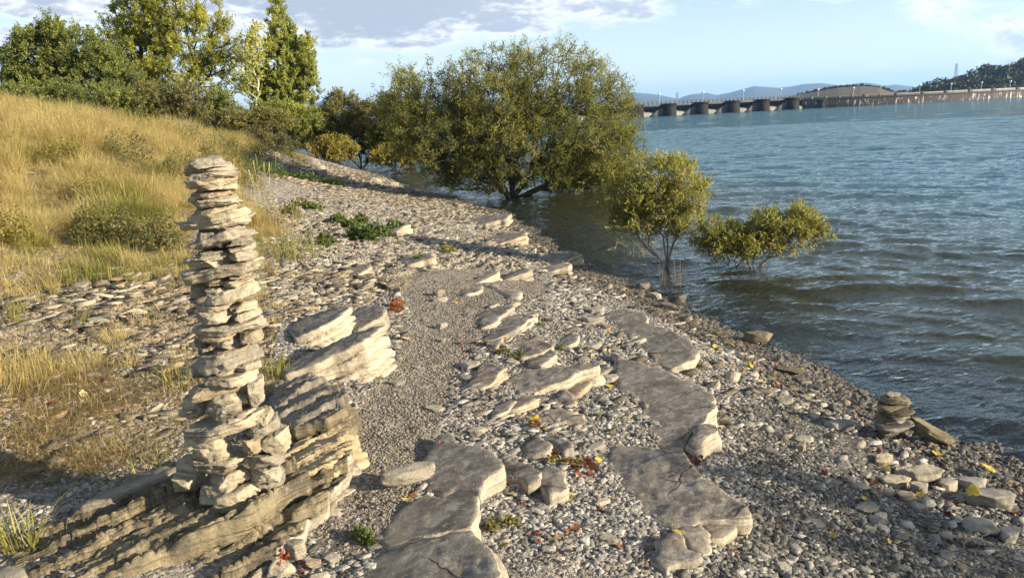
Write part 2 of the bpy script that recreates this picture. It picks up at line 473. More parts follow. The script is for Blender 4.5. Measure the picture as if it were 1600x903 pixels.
hh = k.math('ADD', k.math('MULTIPLY', b1, .35), k.math('ADD', k.math('MULTIPLY', b2, k.range(far, 10, 60, .25, 1.6)), k.math('MULTIPLY', b3, k.range(far, 40, 150, .0, 5.0))))
nrm = k.bump(hh, k.range(far, 5, 40, .75, 1.5), .13)
turb = k.math('SUBTRACT', 1.0, k.math('EXPONENT', k.math('MULTIPLY', dep, -1.1)))
body = k.mix(k.range(dep, .2, 1.6), (.11, .10, .05), (.038, .105, .135))
dif = k.n('ShaderNodeBsdfDiffuse', {'Color': body, 'Normal': nrm})
trn = k.n('ShaderNodeBsdfRefraction', {'Color': (.86, .93, .84, 1), 'Roughness': .0, 'IOR': 1.33, 'Normal': nrm})
glo = k.n('ShaderNodeBsdfGlossy', {'Color': (.92, .96, .97, 1), 'Roughness': .03, 'Normal': nrm})
tra = k.n('ShaderNodeBsdfTransparent', {'Color': (.8, .86, .74, 1)})
under = k.n('ShaderNodeMixShader', {0: turb, 1: tra.outputs[0], 2: dif.outputs[0]})
fr = k.n('ShaderNodeFresnel', {'IOR': 1.33, 'Normal': nrm})
wsh = k.n('ShaderNodeMixShader', {0: fr.outputs[0], 1: under.outputs[0], 2: glo.outputs[0]})
k.t.nodes.remove(trn)
k.L.new(wsh.outputs[0], k.out.inputs[0])
water = link("water", mesh_np("water", np.column_stack([WP, wz]), WF, [mw], True, attrs={'depth': depth}))
tag(water, "rippled blue lake water, green and clear over the stones by the bank", None, None, "structure")
# ---------------------------------------------------------------- stone materials
def stone_mat(name, base, var, dark, light, scale=1.0, rough=.88, bump=.5, strata=0.0, dirt=.5, crack=False):
    mt, k = material(name)
    ob = coords(k)
    oi = k.n('ShaderNodeObjectInfo').outputs['Random']
    off = k.n('ShaderNodeVectorMath', {0: ob, 1: k.n('ShaderNodeCombineXYZ', {0: k.math('MULTIPLY', oi, 37.0), 1: k.math('MULTIPLY', oi, 91.0), 2: oi}).outputs[0]}, operation='ADD').outputs[0]
    a = k.noise(off, 5.0 * scale, 7, .62, .3)
    b = k.noise(off, 19.0 * scale, 6, .65)
    c_ = k.noise(k.mapping(off, scale=(1, 1, 1), loc=(5, 3, 1)), 2.2 * scale, 5, .6, .5)
    col = k.mix(k.range(a, .3, .7), base, var)
    col = k.mix(k.math('MULTIPLY', k.range(c_, .50, .66), dirt), col, dark)
    col = k.mix(k.math('MULTIPLY', k.range(b, .56, .68), .75), col, light)
    col = k.mix(k.math('MULTIPLY', k.range(b, .42, .32), .55), col, dark)
    tint = k.ramp(oi, [(0, (.66, .66, .68)), (.35, (.95, .93, .91)), (.7, (1.12, 1.09, 1.03)), (1, (.92, .82, .7))])
    col = k.mix(1.0, col, tint, 'MULTIPLY')
    h = k.math('ADD', k.math('MULTIPLY', b, .7), k.math('ADD', a, k.math('MULTIPLY', k.noise(off, 85 * scale, 4, .7), .35)))
    if strata:
        wv = k.noise(k.mapping(off, scale=(1.2, 1.2, 46.0)), 1.5, 4, .6, .2)
        h = k.math('ADD', h, k.math('MULTIPLY', wv, strata))
        col = k.mix(k.math('MULTIPLY', k.range(wv, .46, .34), .75), col, dark)
    if crack:
        wob = k.n('ShaderNodeVectorMath', {0: off, 1: k.n('ShaderNodeVectorMath', {0: k.n('ShaderNodeTexNoise', {'Vector': off, 'Scale': 5.0, 'Detail': 5.0}).outputs['Color'], 3: .13}, operation='SCALE').outputs[0]}, operation='ADD').outputs[0]
        vd = k.n('ShaderNodeTexVoronoi', {'Vector': k.mapping(wob, scale=(1.0, 2.2, .6), rot=(0, 0, .3)), 'Scale': 1.5}, feature='DISTANCE_TO_EDGE').outputs[0]
        gate = k.range(k.noise(off, 2.0, 2), .5, .58)
        ln = k.math('MULTIPLY', k.range(vd, .012, .002), gate)
        col = k.mix(k.math('MULTIPLY', ln, .8), col, dark)
        fine_ = k.noise(k.mapping(off, scale=(2.0, 14.0, 2.0), rot=(0, 0, .55)), 3.0, 5, .7, .6)
        mot = k.noise(off, 13.0, 6, .72, .4)
        col = k.mix(k.math('MULTIPLY', k.range(mot, .52, .62), .65), col, light)
        col = k.mix(k.math('MULTIPLY', k.range(mot, .46, .38), .6), col, dark)
        col = k.mix(k.math('MULTIPLY', k.range(fine_, .58, .7), .55), col, light)
        col = k.mix(k.math('MULTIPLY', k.range(fine_, .4, .3), .5), col, dark)
        h = k.math('ADD', k.math('ADD', h, k.math('MULTIPLY', ln, -1.5)), k.math('MULTIPLY', fine_, .5))
    pbr(k, col, rough, k.bump(h, bump, .014), .25)
    return mt
M_CAIRN = stone_mat("pale_limestone", (.46, .405, .305), (.36, .315, .235), (.15, .13, .1), (.56, .52, .43), 2.2, .9, 1.0, .7, .6)
M_TOP = stone_mat("weathered_slab_top", (.25, .22, .18), (.195, .168, .138), (.095, .08, .066), (.40, .365, .305), 1.5, .85, .9, 0, .8, crack=True)
M_SIDE = stone_mat("broken_limestone_edge", (.52, .46, .36), (.42, .365, .275), (.2, .17, .13), (.62, .57, .48), 2.0, .9, 1.0, 1.0, .7)
M_LTOP = stone_mat("dark_ledge_top", (.17, .15, .125), (.23, .2, .165), (.07, .062, .052), (.40, .36, .29), 1.1, .82, .8, .6, .7)  # dark also stands in for shade on tops dipping from the sun
M_OCHRE = stone_mat("lichened_ledge_rock", (.20, .17, .115), (.33, .275, .165), (.075, .065, .05), (.45, .39, .27), 1.5, .9, 1.0, 1.4, .8)
M_CRUMB = stone_mat("crumbling_marl", (.50, .41, .26), (.40, .31, .18), (.2, .15, .09), (.58, .52, .40), 1.8, .92, 1.0, .4, .4)
M_STONE = stone_mat("loose_grey_stone", (.33, .305, .26), (.26, .24, .205), (.14, .125, .11), (.46, .43, .37), 2.2, .88, .6, .3, .5)
M_WET = stone_mat("wet_stone", (.15, .135, .11), (.11, .1, .085), (.05, .045, .04), (.24, .22, .17), 1.6, .35, .6, .3, .5)
M_ALGAE = stone_mat("algae_stone", (.19, .16, .095), (.13, .11, .07), (.06, .053, .035), (.33, .29, .2), 1.6, .7, .7, .3, .5)

# ---------------------------------------------------------------- slabs and bedded plates
PLANES = {}
def resample(P, step):
    P = np.asarray(P, float); Q = np.vstack([P, P[:1]])
    L = np.concatenate([[0], np.cumsum(np.hypot(*np.diff(Q, axis=0).T))])
    n = max(12, int(L[-1] / step)); t = np.linspace(0, L[-1], n, endpoint=False)
    return np.column_stack([np.interp(t, L, Q[:, 0]), np.interp(t, L, Q[:, 1])])
def chips(n, step, amp, lo, hi, seed):
    """broken edge: straight facets between random corners, with a few sudden steps"""
    r = np.random.default_rng(seed); L = n * step
    ks = [0.0]
    while ks[-1] < L: ks.append(ks[-1] + r.uniform(lo, hi))
    ks = np.array(ks[:-1]) if len(ks) > 3 else np.array([0, L / 3, L * .66])
    v = r.uniform(-amp, amp, len(ks)); x = np.arange(n) * step
    out = np.interp(x, np.append(ks, L), np.append(v, v[0]))
    jump = r.uniform(-.5, .5, len(ks) + 1) * amp * (r.random(len(ks) + 1) < .45)
    jump[-1] = jump[0] = 0
    return out + jump[np.clip(np.searchsorted(ks, x, 'right'), 0, len(ks))]
def plane_pts(poly, c, z0, g):
    out = []
    for x, y in poly:
        d = ray(x, y)
        # z = z0 + g.(p - c)
        t = (z0 - CAM_H - g[0] * c[0] - g[1] * c[1]) / (d[2] - g[0] * d[0] - g[1] * d[1])
        p = CO + t * d; out.append(p[:2])
    return np.array(out)
def slab(name, poly, lift, tilt=(0, 0), thick=.12, layers=3, step=.022, rough=.018, jit=.02, flare=.02, topn=.008, ridge=0.0, mats=None, seed=0, rag=0.0, base=None, taper=1.0, slot=.009):
    """poly: outline of the top face; tilt: rise per metre along x and y"""
    mats = mats or (M_TOP, M_SIDE)
    cx, cy = np.mean([p[0] for p in poly]), np.mean([p[1] for p in poly])
    q = hit(cx, cy, lift); c = q[:2]; z0 = q[2]; g = np.asarray(tilt, float)
    if base is not None: z0 = base
    P = plane_pts(poly, c, z0, g)
    if (P[:, 0] * np.roll(P[:, 1], -1) - np.roll(P[:, 0], -1) * P[:, 1]).sum() < 0: P = P[::-1]
    B = resample(P, step); n = len(B)
    def normal(B):
        T = np.roll(B, -1, 0) - np.roll(B, 1, 0); T /= np.hypot(*T.T)[:, None] + 1e-9
        return np.column_stack([T[:, 1], -T[:, 0]])
    N = normal(B)
    for _ in range(3): N = (np.roll(N, 1, 0) + N + np.roll(N, -1, 0)); N /= np.hypot(*N.T)[:, None] + 1e-9
    B = B + N * (fbm(B * 4, 3, seed + 1) * rough * .9 + chips(n, step, rough * 1.1, .04, .16, seed + 2) + vnoise(B * 60, seed + 5) * rough * .25)[:, None]
    zt = lambda Q: z0 + (Q - c) @ g
    # interior points
    st = max(step * (1.0 if step == .014 else 1.5 if ridge < .015 else .75), .011)
    lo, hi = B.min(0), B.max(0)
    X, Y = np.meshgrid(np.arange(lo[0], hi[0], st), np.arange(lo[1], hi[1], st)); G = np.column_stack([X.ravel(), Y.ravel()])
    G += rng.normal(0, st * .18, G.shape)
    G = G[inpoly(G[:, 0], G[:, 1], B)]
    if len(G):
        dm = np.array([np.min((B[:, 0] - a) ** 2 + (B[:, 1] - b) ** 2) for a, b in G]) ** .5
        G = G[dm > st * .6]; dm = dm[dm > st * .6]
    else: dm = np.zeros(0)
    r = delaunay_2d_cdt([Vector(p) for p in np.vstack([B, G])], [(i, (i + 1) % n) for i in range(n)], [], 1, 1e-5)
    TV = np.array([[v.x, v.y] for v in r[0]]); TF = np.array([f for f in r[2] if len(f) == 3])
    dmin = np.array([np.min((B[:, 0] - a) ** 2 + (B[:, 1] - b) ** 2) for a, b in TV]) ** .5
    wob = fbm(TV * 3, 4, seed + 3) * topn * 2.2 + fbm(TV * 22, 3, seed + 4) * topn * .7
    if ridge:
        for fr, am in ((5.5, 1.0), (14.0, .45)):
            s = TV @ np.array([.72, -.70]) * fr + fbm(TV * np.array([2.5, 2.5]), 4, seed + 8) * .5 + vnoise(TV * 13, seed + 18) * .10
            fl = np.floor(s); kk_ = vnoise(np.column_stack([TV @ np.array([.7, .7]) * 2.6 + fl * 13.7, fl * 7.3]), seed) * .5 + .5
            wob += ridge * am * ((s - fl) ** 1.5 * 1.6 - .6) * (.35 + 1.1 * kk_)
        wob += ridge * .35 * fbm(TV * 26, 3, seed + 9) + .008 * fbm(TV * 62, 3, seed + 10)
    wob += -.003 * np.exp(-dmin / .008)
    if ridge <= .015:                                               # thin skins flaked off along the rim
        wob += -.0035 * np.floor(4.2 * ss(fbm(TV * 3.3, 4, seed + 14) + .25 * np.exp(-dmin / .06), .2, .7) * np.exp(-(dmin / .16) ** 2))
    Zt = zt(TV) + wob
    V = [np.column_stack([TV, Zt])]; F = [TF]; mi = [0] * len(TF); nv = len(TV)
    # rim: first n of TV are boundary (cdt keeps the order)
    if r[3]: pass
    idx0 = np.arange(n)
    prev = idx0; ring = TV[:n]; zr = Zt[:n]
    hs = rng.dirichlet(np.full(layers, 5.0)) * thick
    F4 = []
    off = np.zeros(n)
    zz = zr.copy()
    for L in range(layers):
        o_t = (rng.random() - .5) * 2 * jit + flare * (L) + chips(n, step, jit, .05, .2, seed + 20 + L) + fbm(B * 9 + L * 3.3, 3, seed + 20 + L) * jit * .6
        if rag: o_t = o_t + rag * np.abs(fbm(B * 16 + L * 7.7, 3, seed + 60 + L))
        if L == 0: o_t = np.zeros(n)
        sub = 3
        for s_ in range(sub + 1):
            if L == 0 and s_ == 0: continue
            f = s_ / sub
            bulge = (.006 if 0 < s_ < sub else -.004)
            if L and s_ == 0:
                for dz_ in (.002, slot):
                    V.append(np.column_stack([B + N * ((o_t - .055) * taper)[:, None], zz - dz_])); cur = np.arange(n) + nv; nv += n
                    F4.append(np.column_stack([prev, cur, np.roll(cur, -1), np.roll(prev, -1)])); prev = cur
                zz = zz - slot
            o = o_t + bulge + fbm(np.column_stack([B * 20, np.full(n, L * 2.1 + f * 2)]), 3, seed + 33) * .006
            z_ = zz - hs[L] * f * (1 if s_ else .04)
            Q = B + N * (o * taper)[:, None]
            V.append(np.column_stack([Q, z_])); cur = np.arange(n) + nv; nv += n
            F4.append(np.column_stack([prev, cur, np.roll(cur, -1), np.roll(prev, -1)]))
            prev = cur
        zz = zz - hs[L]
    V = np.vstack(V); F4 = np.vstack(F4)
    o3 = np.array([c[0], c[1], z0])
    PLANES[name] = PLANES.get(name, []) + [(c, z0, g)]
    me = mesh_np(name, V - o3, [F[0], F4], mats, False, mi + [1] * len(F4))
    return link(name, me, None, o3)

ob_ = slab("rock_slab", [(951,487),(968,482),(1005,488),(1012,503),(1042,511),(1076,531),(1091,546),(1088,558),(1049,575),(981,558),(954,541),(944,519)], .055, (.16, .02), .30, 4, seed=11, rough=.013, jit=.026, flare=.013, topn=.0028, step=.014)
tag(ob_, "smooth grey slab at the far end of the long row, nearest the water's edge bushes", "rock slab", "long row of flat slabs")
ob_ = slab("rock_slab", [(956,546),(983,562),(1049,579),(1056,588),(1096,602),(1115,619),(1121,632),(1104,646),(1097,661),(1084,667),(1069,699),(1017,692),(958,685),(952,666),(956,646),(966,607),(962,575)], .06, (.17, .02), .30, 4, seed=12, rough=.013, jit=.026, flare=.013, topn=.0028, step=.014)
tag(ob_, "middle slab of the long row, between the far slab and the widest one", "rock slab", "long row of flat slabs")
ob_ = slab("rock_slab", [(957,689),(1017,696),(1069,704),(1086,727),(1101,742),(1135,759),(1160,779),(1175,797),(1150,803),(1098,811),(1062,825),(1012,823),(975,800),(955,779),(945,735)], .065, (.18, .03), .30, 4, seed=13, rough=.013, jit=.026, flare=.013, topn=.0028, step=.014)
tag(ob_, "widest and nearest slab of the long row, with a broken front edge", "rock slab", "long row of flat slabs")
for (nm, P, lift, th, lb) in [("rock", [(1086,668),(1101,662),(1117,664),(1120,676),(1100,690),(1086,700),(1076,694)], .07, .12, "blocky pale rock wedged under the notched edge of the middle slab"),
        ("rock", [(1098,816),(1125,808),(1145,808),(1150,822),(1128,836),(1104,838)], .06, .1, "pale block broken off under the right corner of the widest slab"),
        ("rock", [(1058,828),(1094,820),(1108,840),(1112,852),(1096,864),(1070,850)], .045, .08, "cracked flat rock in front of the widest slab, under a yellow leaf"),
        ("rock", [(1015,843),(1027,827),(1056,828),(1066,850),(1092,866),(1060,878),(1042,894),(1022,877)], .05, .08, "pointed flat rock lying foremost in front of the widest slab")]:
    tag(slab(nm, P, lift, (.05, .02), th, 2, step=.016, seed=len(P) + int(P[0][0])), lb, "rock")
E1 = slab("rock_slab", [(698,674),(712,681),(723,693),(752,696),(774,714),(784,726),(756,750),(750,769),(672,769),(650,757),(660,723),(667,701),(686,683)], .065, (.21, .04), .30, 4, seed=21, rough=.013, jit=.026, flare=.013, topn=.0028, step=.014)
tag(E1, "far piece of the left foreground slab, with a flat stone lying across its edge", "rock slab", "left foreground slab pieces")
E2 = slab("rock_slab", [(671,772),(749,772),(743,800),(737,820),(705,825),(650,842),(606,855),(585,845),(612,806),(648,775)], .065, (.22, .02), .30, 4, seed=22, rough=.013, jit=.026, flare=.013, topn=.0028, step=.014)
tag(E2, "middle piece of the left foreground slab, between two cracks", "rock slab", "left foreground slab pieces")
E3 = slab("rock_slab", [(606,858),(652,846),(708,829),(739,825),(757,850),(772,872),(778,890),(772,935),(640,960),(520,950),(555,885)], .07, (.22, .03), .30, 4, seed=23, rough=.013, jit=.026, flare=.013, topn=.0028, step=.014)
tag(E3, "nearest piece of the left foreground slab, cut by the bottom of the photo", "rock slab", "left foreground slab pieces")
MID = [([(775,502),(804,491),(831,489),(835,495),(824,504),(804,518),(795,529),(780,536),(766,533),(771,520)], "flat outcrop plate farthest up the pebble strip between the slabs"),
 ([(777,542),(813,531),(844,531),(862,538),(848,549),(813,557),(795,553)], "small outcrop plate with green moss along its left edge"),
 ([(822,560),(862,543),(868,553),(844,569),(829,568)], "narrow pale plate just right of the moss patch"),
 ([(748,566),(769,564),(795,575),(777,586),(769,597),(753,604),(722,606),(742,593),(746,579)], "grey plate with two loose stones lying against its left side"),
 ([(804,584),(866,571),(924,562),(937,569),(902,582),(879,595),(862,602),(826,611),(800,631),(762,637),(765,620),(786,602)], "longest plate of the middle outcrop, running to the right towards the long row"),
 ([(862,628),(871,615),(879,606),(902,622),(902,628),(879,633)], "small dark topped plate overhanging the yellow leaf"),
 ([(813,652),(835,644),(875,633),(893,639),(915,646),(879,654),(835,662)], "bright edged plate behind the large yellow leaf"),
 ([(813,711),(833,675),(844,682),(860,693),(855,706),(835,709)], "left of two thick plates above the heap of orange leaves"),
 ([(846,680),(873,678),(897,691),(898,698),(882,704),(865,702),(862,693)], "right of two thick plates above the heap of orange leaves"),
 ([(840,737),(851,726),(866,725),(882,735),(878,746),(882,760),(864,773),(855,775),(846,764)], "thick rounded plate below the heap of orange leaves"),
 ([(780,722),(793,715),(813,720),(831,720),(840,737),(846,746),(833,755),(822,760),(813,746),(800,746),(793,740)], "jagged plate touching the right corner of the left foreground slab")]
for i, (P, lb) in enumerate(MID):
    big = i in (7, 8, 9, 10)
    tag(slab("rock_plate", P, .045 if big else .036, (.16, -.02), .13, 2, step=.014, rough=.016, jit=.012, seed=40 + i), lb, "rock plate", "plates of the middle outcrop")
_reg = [(765, 490), (840, 480), (900, 540), (940, 570), (900, 660), (880, 710), (800, 700), (790, 650), (740, 600)]
_np = 0
while _np < 16:
    x, y = rng.uniform(740, 940), rng.uniform(480, 710)
    if not inpoly(np.array([x]), np.array([y]), _reg)[0]: continue
    w, h = rng.uniform(16, 42), rng.uniform(5, 10)
    u_, v_ = np.array([1, -.36]) * w / 1.06, np.array([.45, 1.0]) * h
    c_ = np.array([x, y])
    P = [tuple(c_ + u_ * a + v_ * b + rng.normal(0, 2, 2)) for a, b in ((-1, -.3), (-.4, -1), (.5, -.9), (1, -.3), (.7, .5), (.1, 1), (-.6, .8))]
    tag(slab("rock_plate", P, rng.uniform(.018, .04), (.15, -.03), .1, 2, step=.015, rough=.010, jit=.012, topn=.003, seed=400 + _np), "thin splinter plate of bedded rock breaking the gravel of the middle outcrop", "rock plate", "splinter plates of the middle outcrop")
    _np += 1
FAR = [([(748,380),(783,363),(801,362),(821,361),(824,366),(803,373),(766,384),(730,387)], 0.065, .14, "low ochre rock plate nearest the big willow, pointing at the water"),
 ([(834,406),(861,393),(880,395),(902,392),(908,398),(885,408),(850,417)], 0.080, .14, "layered plate lowest by the water, highest of its row"),
 ([(834,424),(879,409),(888,410),(890,417),(846,428)], 0.060, .14, "long pale plate in front of the layered plate by the water"),
 ([(774,434),(826,415),(833,420),(786,438)], 0.065, .14, "middle plank shaped plate in the row across the far beach"),
 ([(729,440),(780,421),(782,425),(746,441)], 0.060, .14, "thin plank shaped plate at the upper left of the row across the far beach"),
 ([(716,461),(718,454),(753,443),(756,448),(730,459)], 0.045, .14, "short pale plate nearest the camera in the row across the far beach"),
 ([(753,443),(766,444),(813,455),(811,463),(795,465),(780,457)], 0.040, .14, "grey slab leaning the other way at the end of the plank row"),
 ([(606,411),(640,400),(675,394),(678,402),(640,413),(612,418)], 0.050, .14, "lone pale plate on the far beach beside a tuft of green"),
 ([(528,428),(560,416),(578,411),(580,417),(560,428)], 0.060, .14, "dark wedge of rock sticking up from the rubble"),
 ([(690,352),(760,336),(800,334),(790,342),(730,356),(700,358)], 0.030, .14, "pale flagstone ledge farthest along the beach in front of the willow"),
 ([(560,360),(600,352),(640,350),(620,362),(575,368)], 0.030, .14, "flagstone ledge behind the long patch of green herbs")]
for i, (P, lift, th, lb) in enumerate(FAR):
    tag(slab("rock_plate", P, lift, (.16, .03), th, 2, step=.025, rough=.02, jit=.015, seed=70 + i), lb, "rock plate", "plates across the far beach")

# ledges on the left: beds dip to the left, broken edges face the sun
LED = [([(444,512),(470,499),(500,486),(530,477),(549,477),(535,492),(520,503),(484,519),(462,526)], .12, (.26, .02), .2, 5, (M_LTOP, M_SIDE), "upper ledge of pale beds with a dark slanting top, behind a grass tuft"),
 ([(545,489),(570,478),(596,474),(605,482),(598,494),(560,512),(545,512)], .1, (.2, .02), .16, 3, (M_TOP, M_SIDE), "pale broken ledge end beside the red leaved herb"),
 ([(433,580),(480,552),(520,534),(560,517),(588,507),(601,506),(567,532),(522,551),(487,568),(447,583)], .18, (.28, .03), .28, 8, (M_LTOP, M_SIDE), "long thinly bedded pale ledge with a dark top, middle of the left ledges"),
 ([(420,640),(430,600),(480,584),(515,590),(545,612),(540,634),(512,655),(460,668),(425,662)], .16, (.24, .05), .22, 6, (M_LTOP, M_OCHRE), "dark ragged weathered ledge right behind the tall cairn"),
 ([(432,712),(470,690),(515,672),(545,668),(549,690),(536,712),(500,740),(455,752)], .10, (.16, .0), .24, 8, (M_CRUMB, M_CRUMB), "crumbling ochre marl ledge right of the tall cairn's foot"),
 ([(95,812),(180,775),(270,728),(360,705),(440,712),(478,742),(440,772),(380,806),(300,838),(200,880),(110,910),(-40,930),(-60,860)], .05, (.13, .02), .30, 6, (M_OCHRE, M_OCHRE), "lichen stained ledge carrying the tall cairn"),
 ([(250,880),(330,832),(410,800),(480,752),(520,722),(548,705),(545,740),(505,795),(462,840),(430,872),(380,925),(220,940)], .03, (.16, .04), .3, 7, (M_OCHRE, M_SIDE), "long bedded ledge in front of the tall cairn, falling to the gravel"),
 ([(108,785),(160,760),(215,735),(258,722),(272,732),(230,752),(180,775),(125,792)], .06, (.12, .0), .1, 2, (M_LTOP, M_LTOP), "flat dark plate lying in the cairn's shadow"),
 ([(0,880),(14,876),(40,882),(42,894),(25,908),(-30,915)], .14, (.04, .0), .12, 2, (M_CAIRN, M_CAIRN), "pale flat rock in the bottom left corner")]
for i, (P, lift, tl, th, ly, mt, lb) in enumerate(LED):
    o = slab("rock_ledge" if i < 7 else "rock_plate", P, lift, tl, th + .1, ly, step=.017, rough=.009 if i in (0, 1, 2) else .022, jit=.006 if i in (0, 1, 2) else .016, flare=.012, topn=.004 if i < 3 else .010, ridge=.022 if i == 3 else .036 if i in (5, 6) else .02 if i == 4 else .004, mats=mt, seed=100 + i * 3, slot=.014 if i in (0, 1, 2) else .009, rag=.07 if i == 4 else .03 if i in (3, 5, 6) else 0)
    tag(o, lb, "rock ledge" if i < 7 else "rock plate", "bedded ledges on the left" if i < 7 else None)

# ---------------------------------------------------------------- loose stones
def ico(sub):
    import bmesh
    bm = bmesh.new(); bmesh.ops.create_icosphere(bm, subdivisions=sub, radius=1)
    V = np.array([v.co[:] for v in bm.verts]); F = np.array([[v.index for v in f.verts] for f in bm.faces]); bm.free(); return V, F
ICO = {s: ico(s) for s in (1, 2, 3, 4, 5)}
def stone_geo(a, b, c, sub=3, seed=0, rough=.05, nside=6, strata=0.0, **kw):
    """an angular broken stone, half sizes a, b, c: the hull of two ragged outlines, split finer and roughened"""
    import bmesh
    r = np.random.default_rng(seed)
    pts = []
    a0 = r.random() * 6.28; big = r.integers(2)
    for s_, k_ in ((1, 1.0 if big else r.uniform(.78, .95)), (-1, r.uniform(.78, .95) if big else 1.0)):
        tz = r.normal(0, .16, 2)
        for i in range(nside):
            th = a0 + (i + r.uniform(-.38, .38)) * 2 * np.pi / nside
            q = np.array([math.cos(th), math.sin(th)]) * k_ * r.uniform(.8, 1.08)
            pts.append((q[0], q[1], s_ * (r.uniform(.75, 1.0)) + q @ tz))
    for i in range(3):                                                  # a blunt corner or two half way up
        th = r.random() * 6.28; pts.append((math.cos(th) * 1.02, math.sin(th) * 1.02, r.uniform(-.4, .4)))
    bm = bmesh.new()
    for p in pts: bm.verts.new(p)
    h = bmesh.ops.convex_hull(bm, input=bm.verts)
    bmesh.ops.delete(bm, geom=[g for g in h['geom_interior'] if isinstance(g, bmesh.types.BMVert)], context='VERTS')
    bmesh.ops.triangulate(bm, faces=bm.faces)
    if sub >= 2:
        for _ in range(sub - 1):
            L = [e for e in bm.edges if e.calc_length() > (.9, .45, .24, .13)[_]]
            bmesh.ops.subdivide_edges(bm, edges=L, cuts=1, use_grid_fill=True); bmesh.ops.triangulate(bm, faces=bm.faces)
    bm.normal_update()
    V = np.array([v.co[:] for v in bm.verts]); Nv = np.array([v.normal[:] for v in bm.verts]); F = np.array([[v.index for v in f.verts] for f in bm.faces]); bm.free()
    V -= (V.max(0) + V.min(0)) / 2; V = V / np.abs(V).max(0) * np.array([a, b, c])
    if sub >= 3:
        sc = (a * b * c) ** (1 / 3)
        Nv = Nv / np.array([a, b, c]); Nv /= np.linalg.norm(Nv, axis=1)[:, None] + 1e-9
        n = fbm(V / sc * 1.2 + seed * 3.7, 3, seed % 97); n2 = fbm(V / sc * 4.5 + seed * 1.7, 4, seed % 89)
        V = V + Nv * (n * rough * sc * 1.2 + n2 * rough * sc * 1.1)[:, None]
        if strata:
            lay = vnoise(np.column_stack([V[:, :2] / sc * .8, V[:, 2] / c * 3.4 + seed]), seed % 71)
            V[:, :2] *= (1 + strata * np.sign(lay) * np.abs(lay) ** .5)[:, None]
    return V, F
def stone_obj(name, pos, a, b, c, M, mat, seed, sub=4, **kw):
    V, F = stone_geo(a, b, c, sub, seed, **kw)
    o = link(name, mesh_np(name, V, F, [mat], False), None, pos)
    o.rotation_mode = 'QUATERNION'; o.rotation_quaternion = Matrix([list(r) for r in M]).to_quaternion()
    return o
def rotm(rx, ry, rz):
    return np.array(Matrix.Rotation(rz, 3, 'Z') @ Matrix.Rotation(ry, 3, 'Y') @ Matrix.Rotation(rx, 3, 'X'))

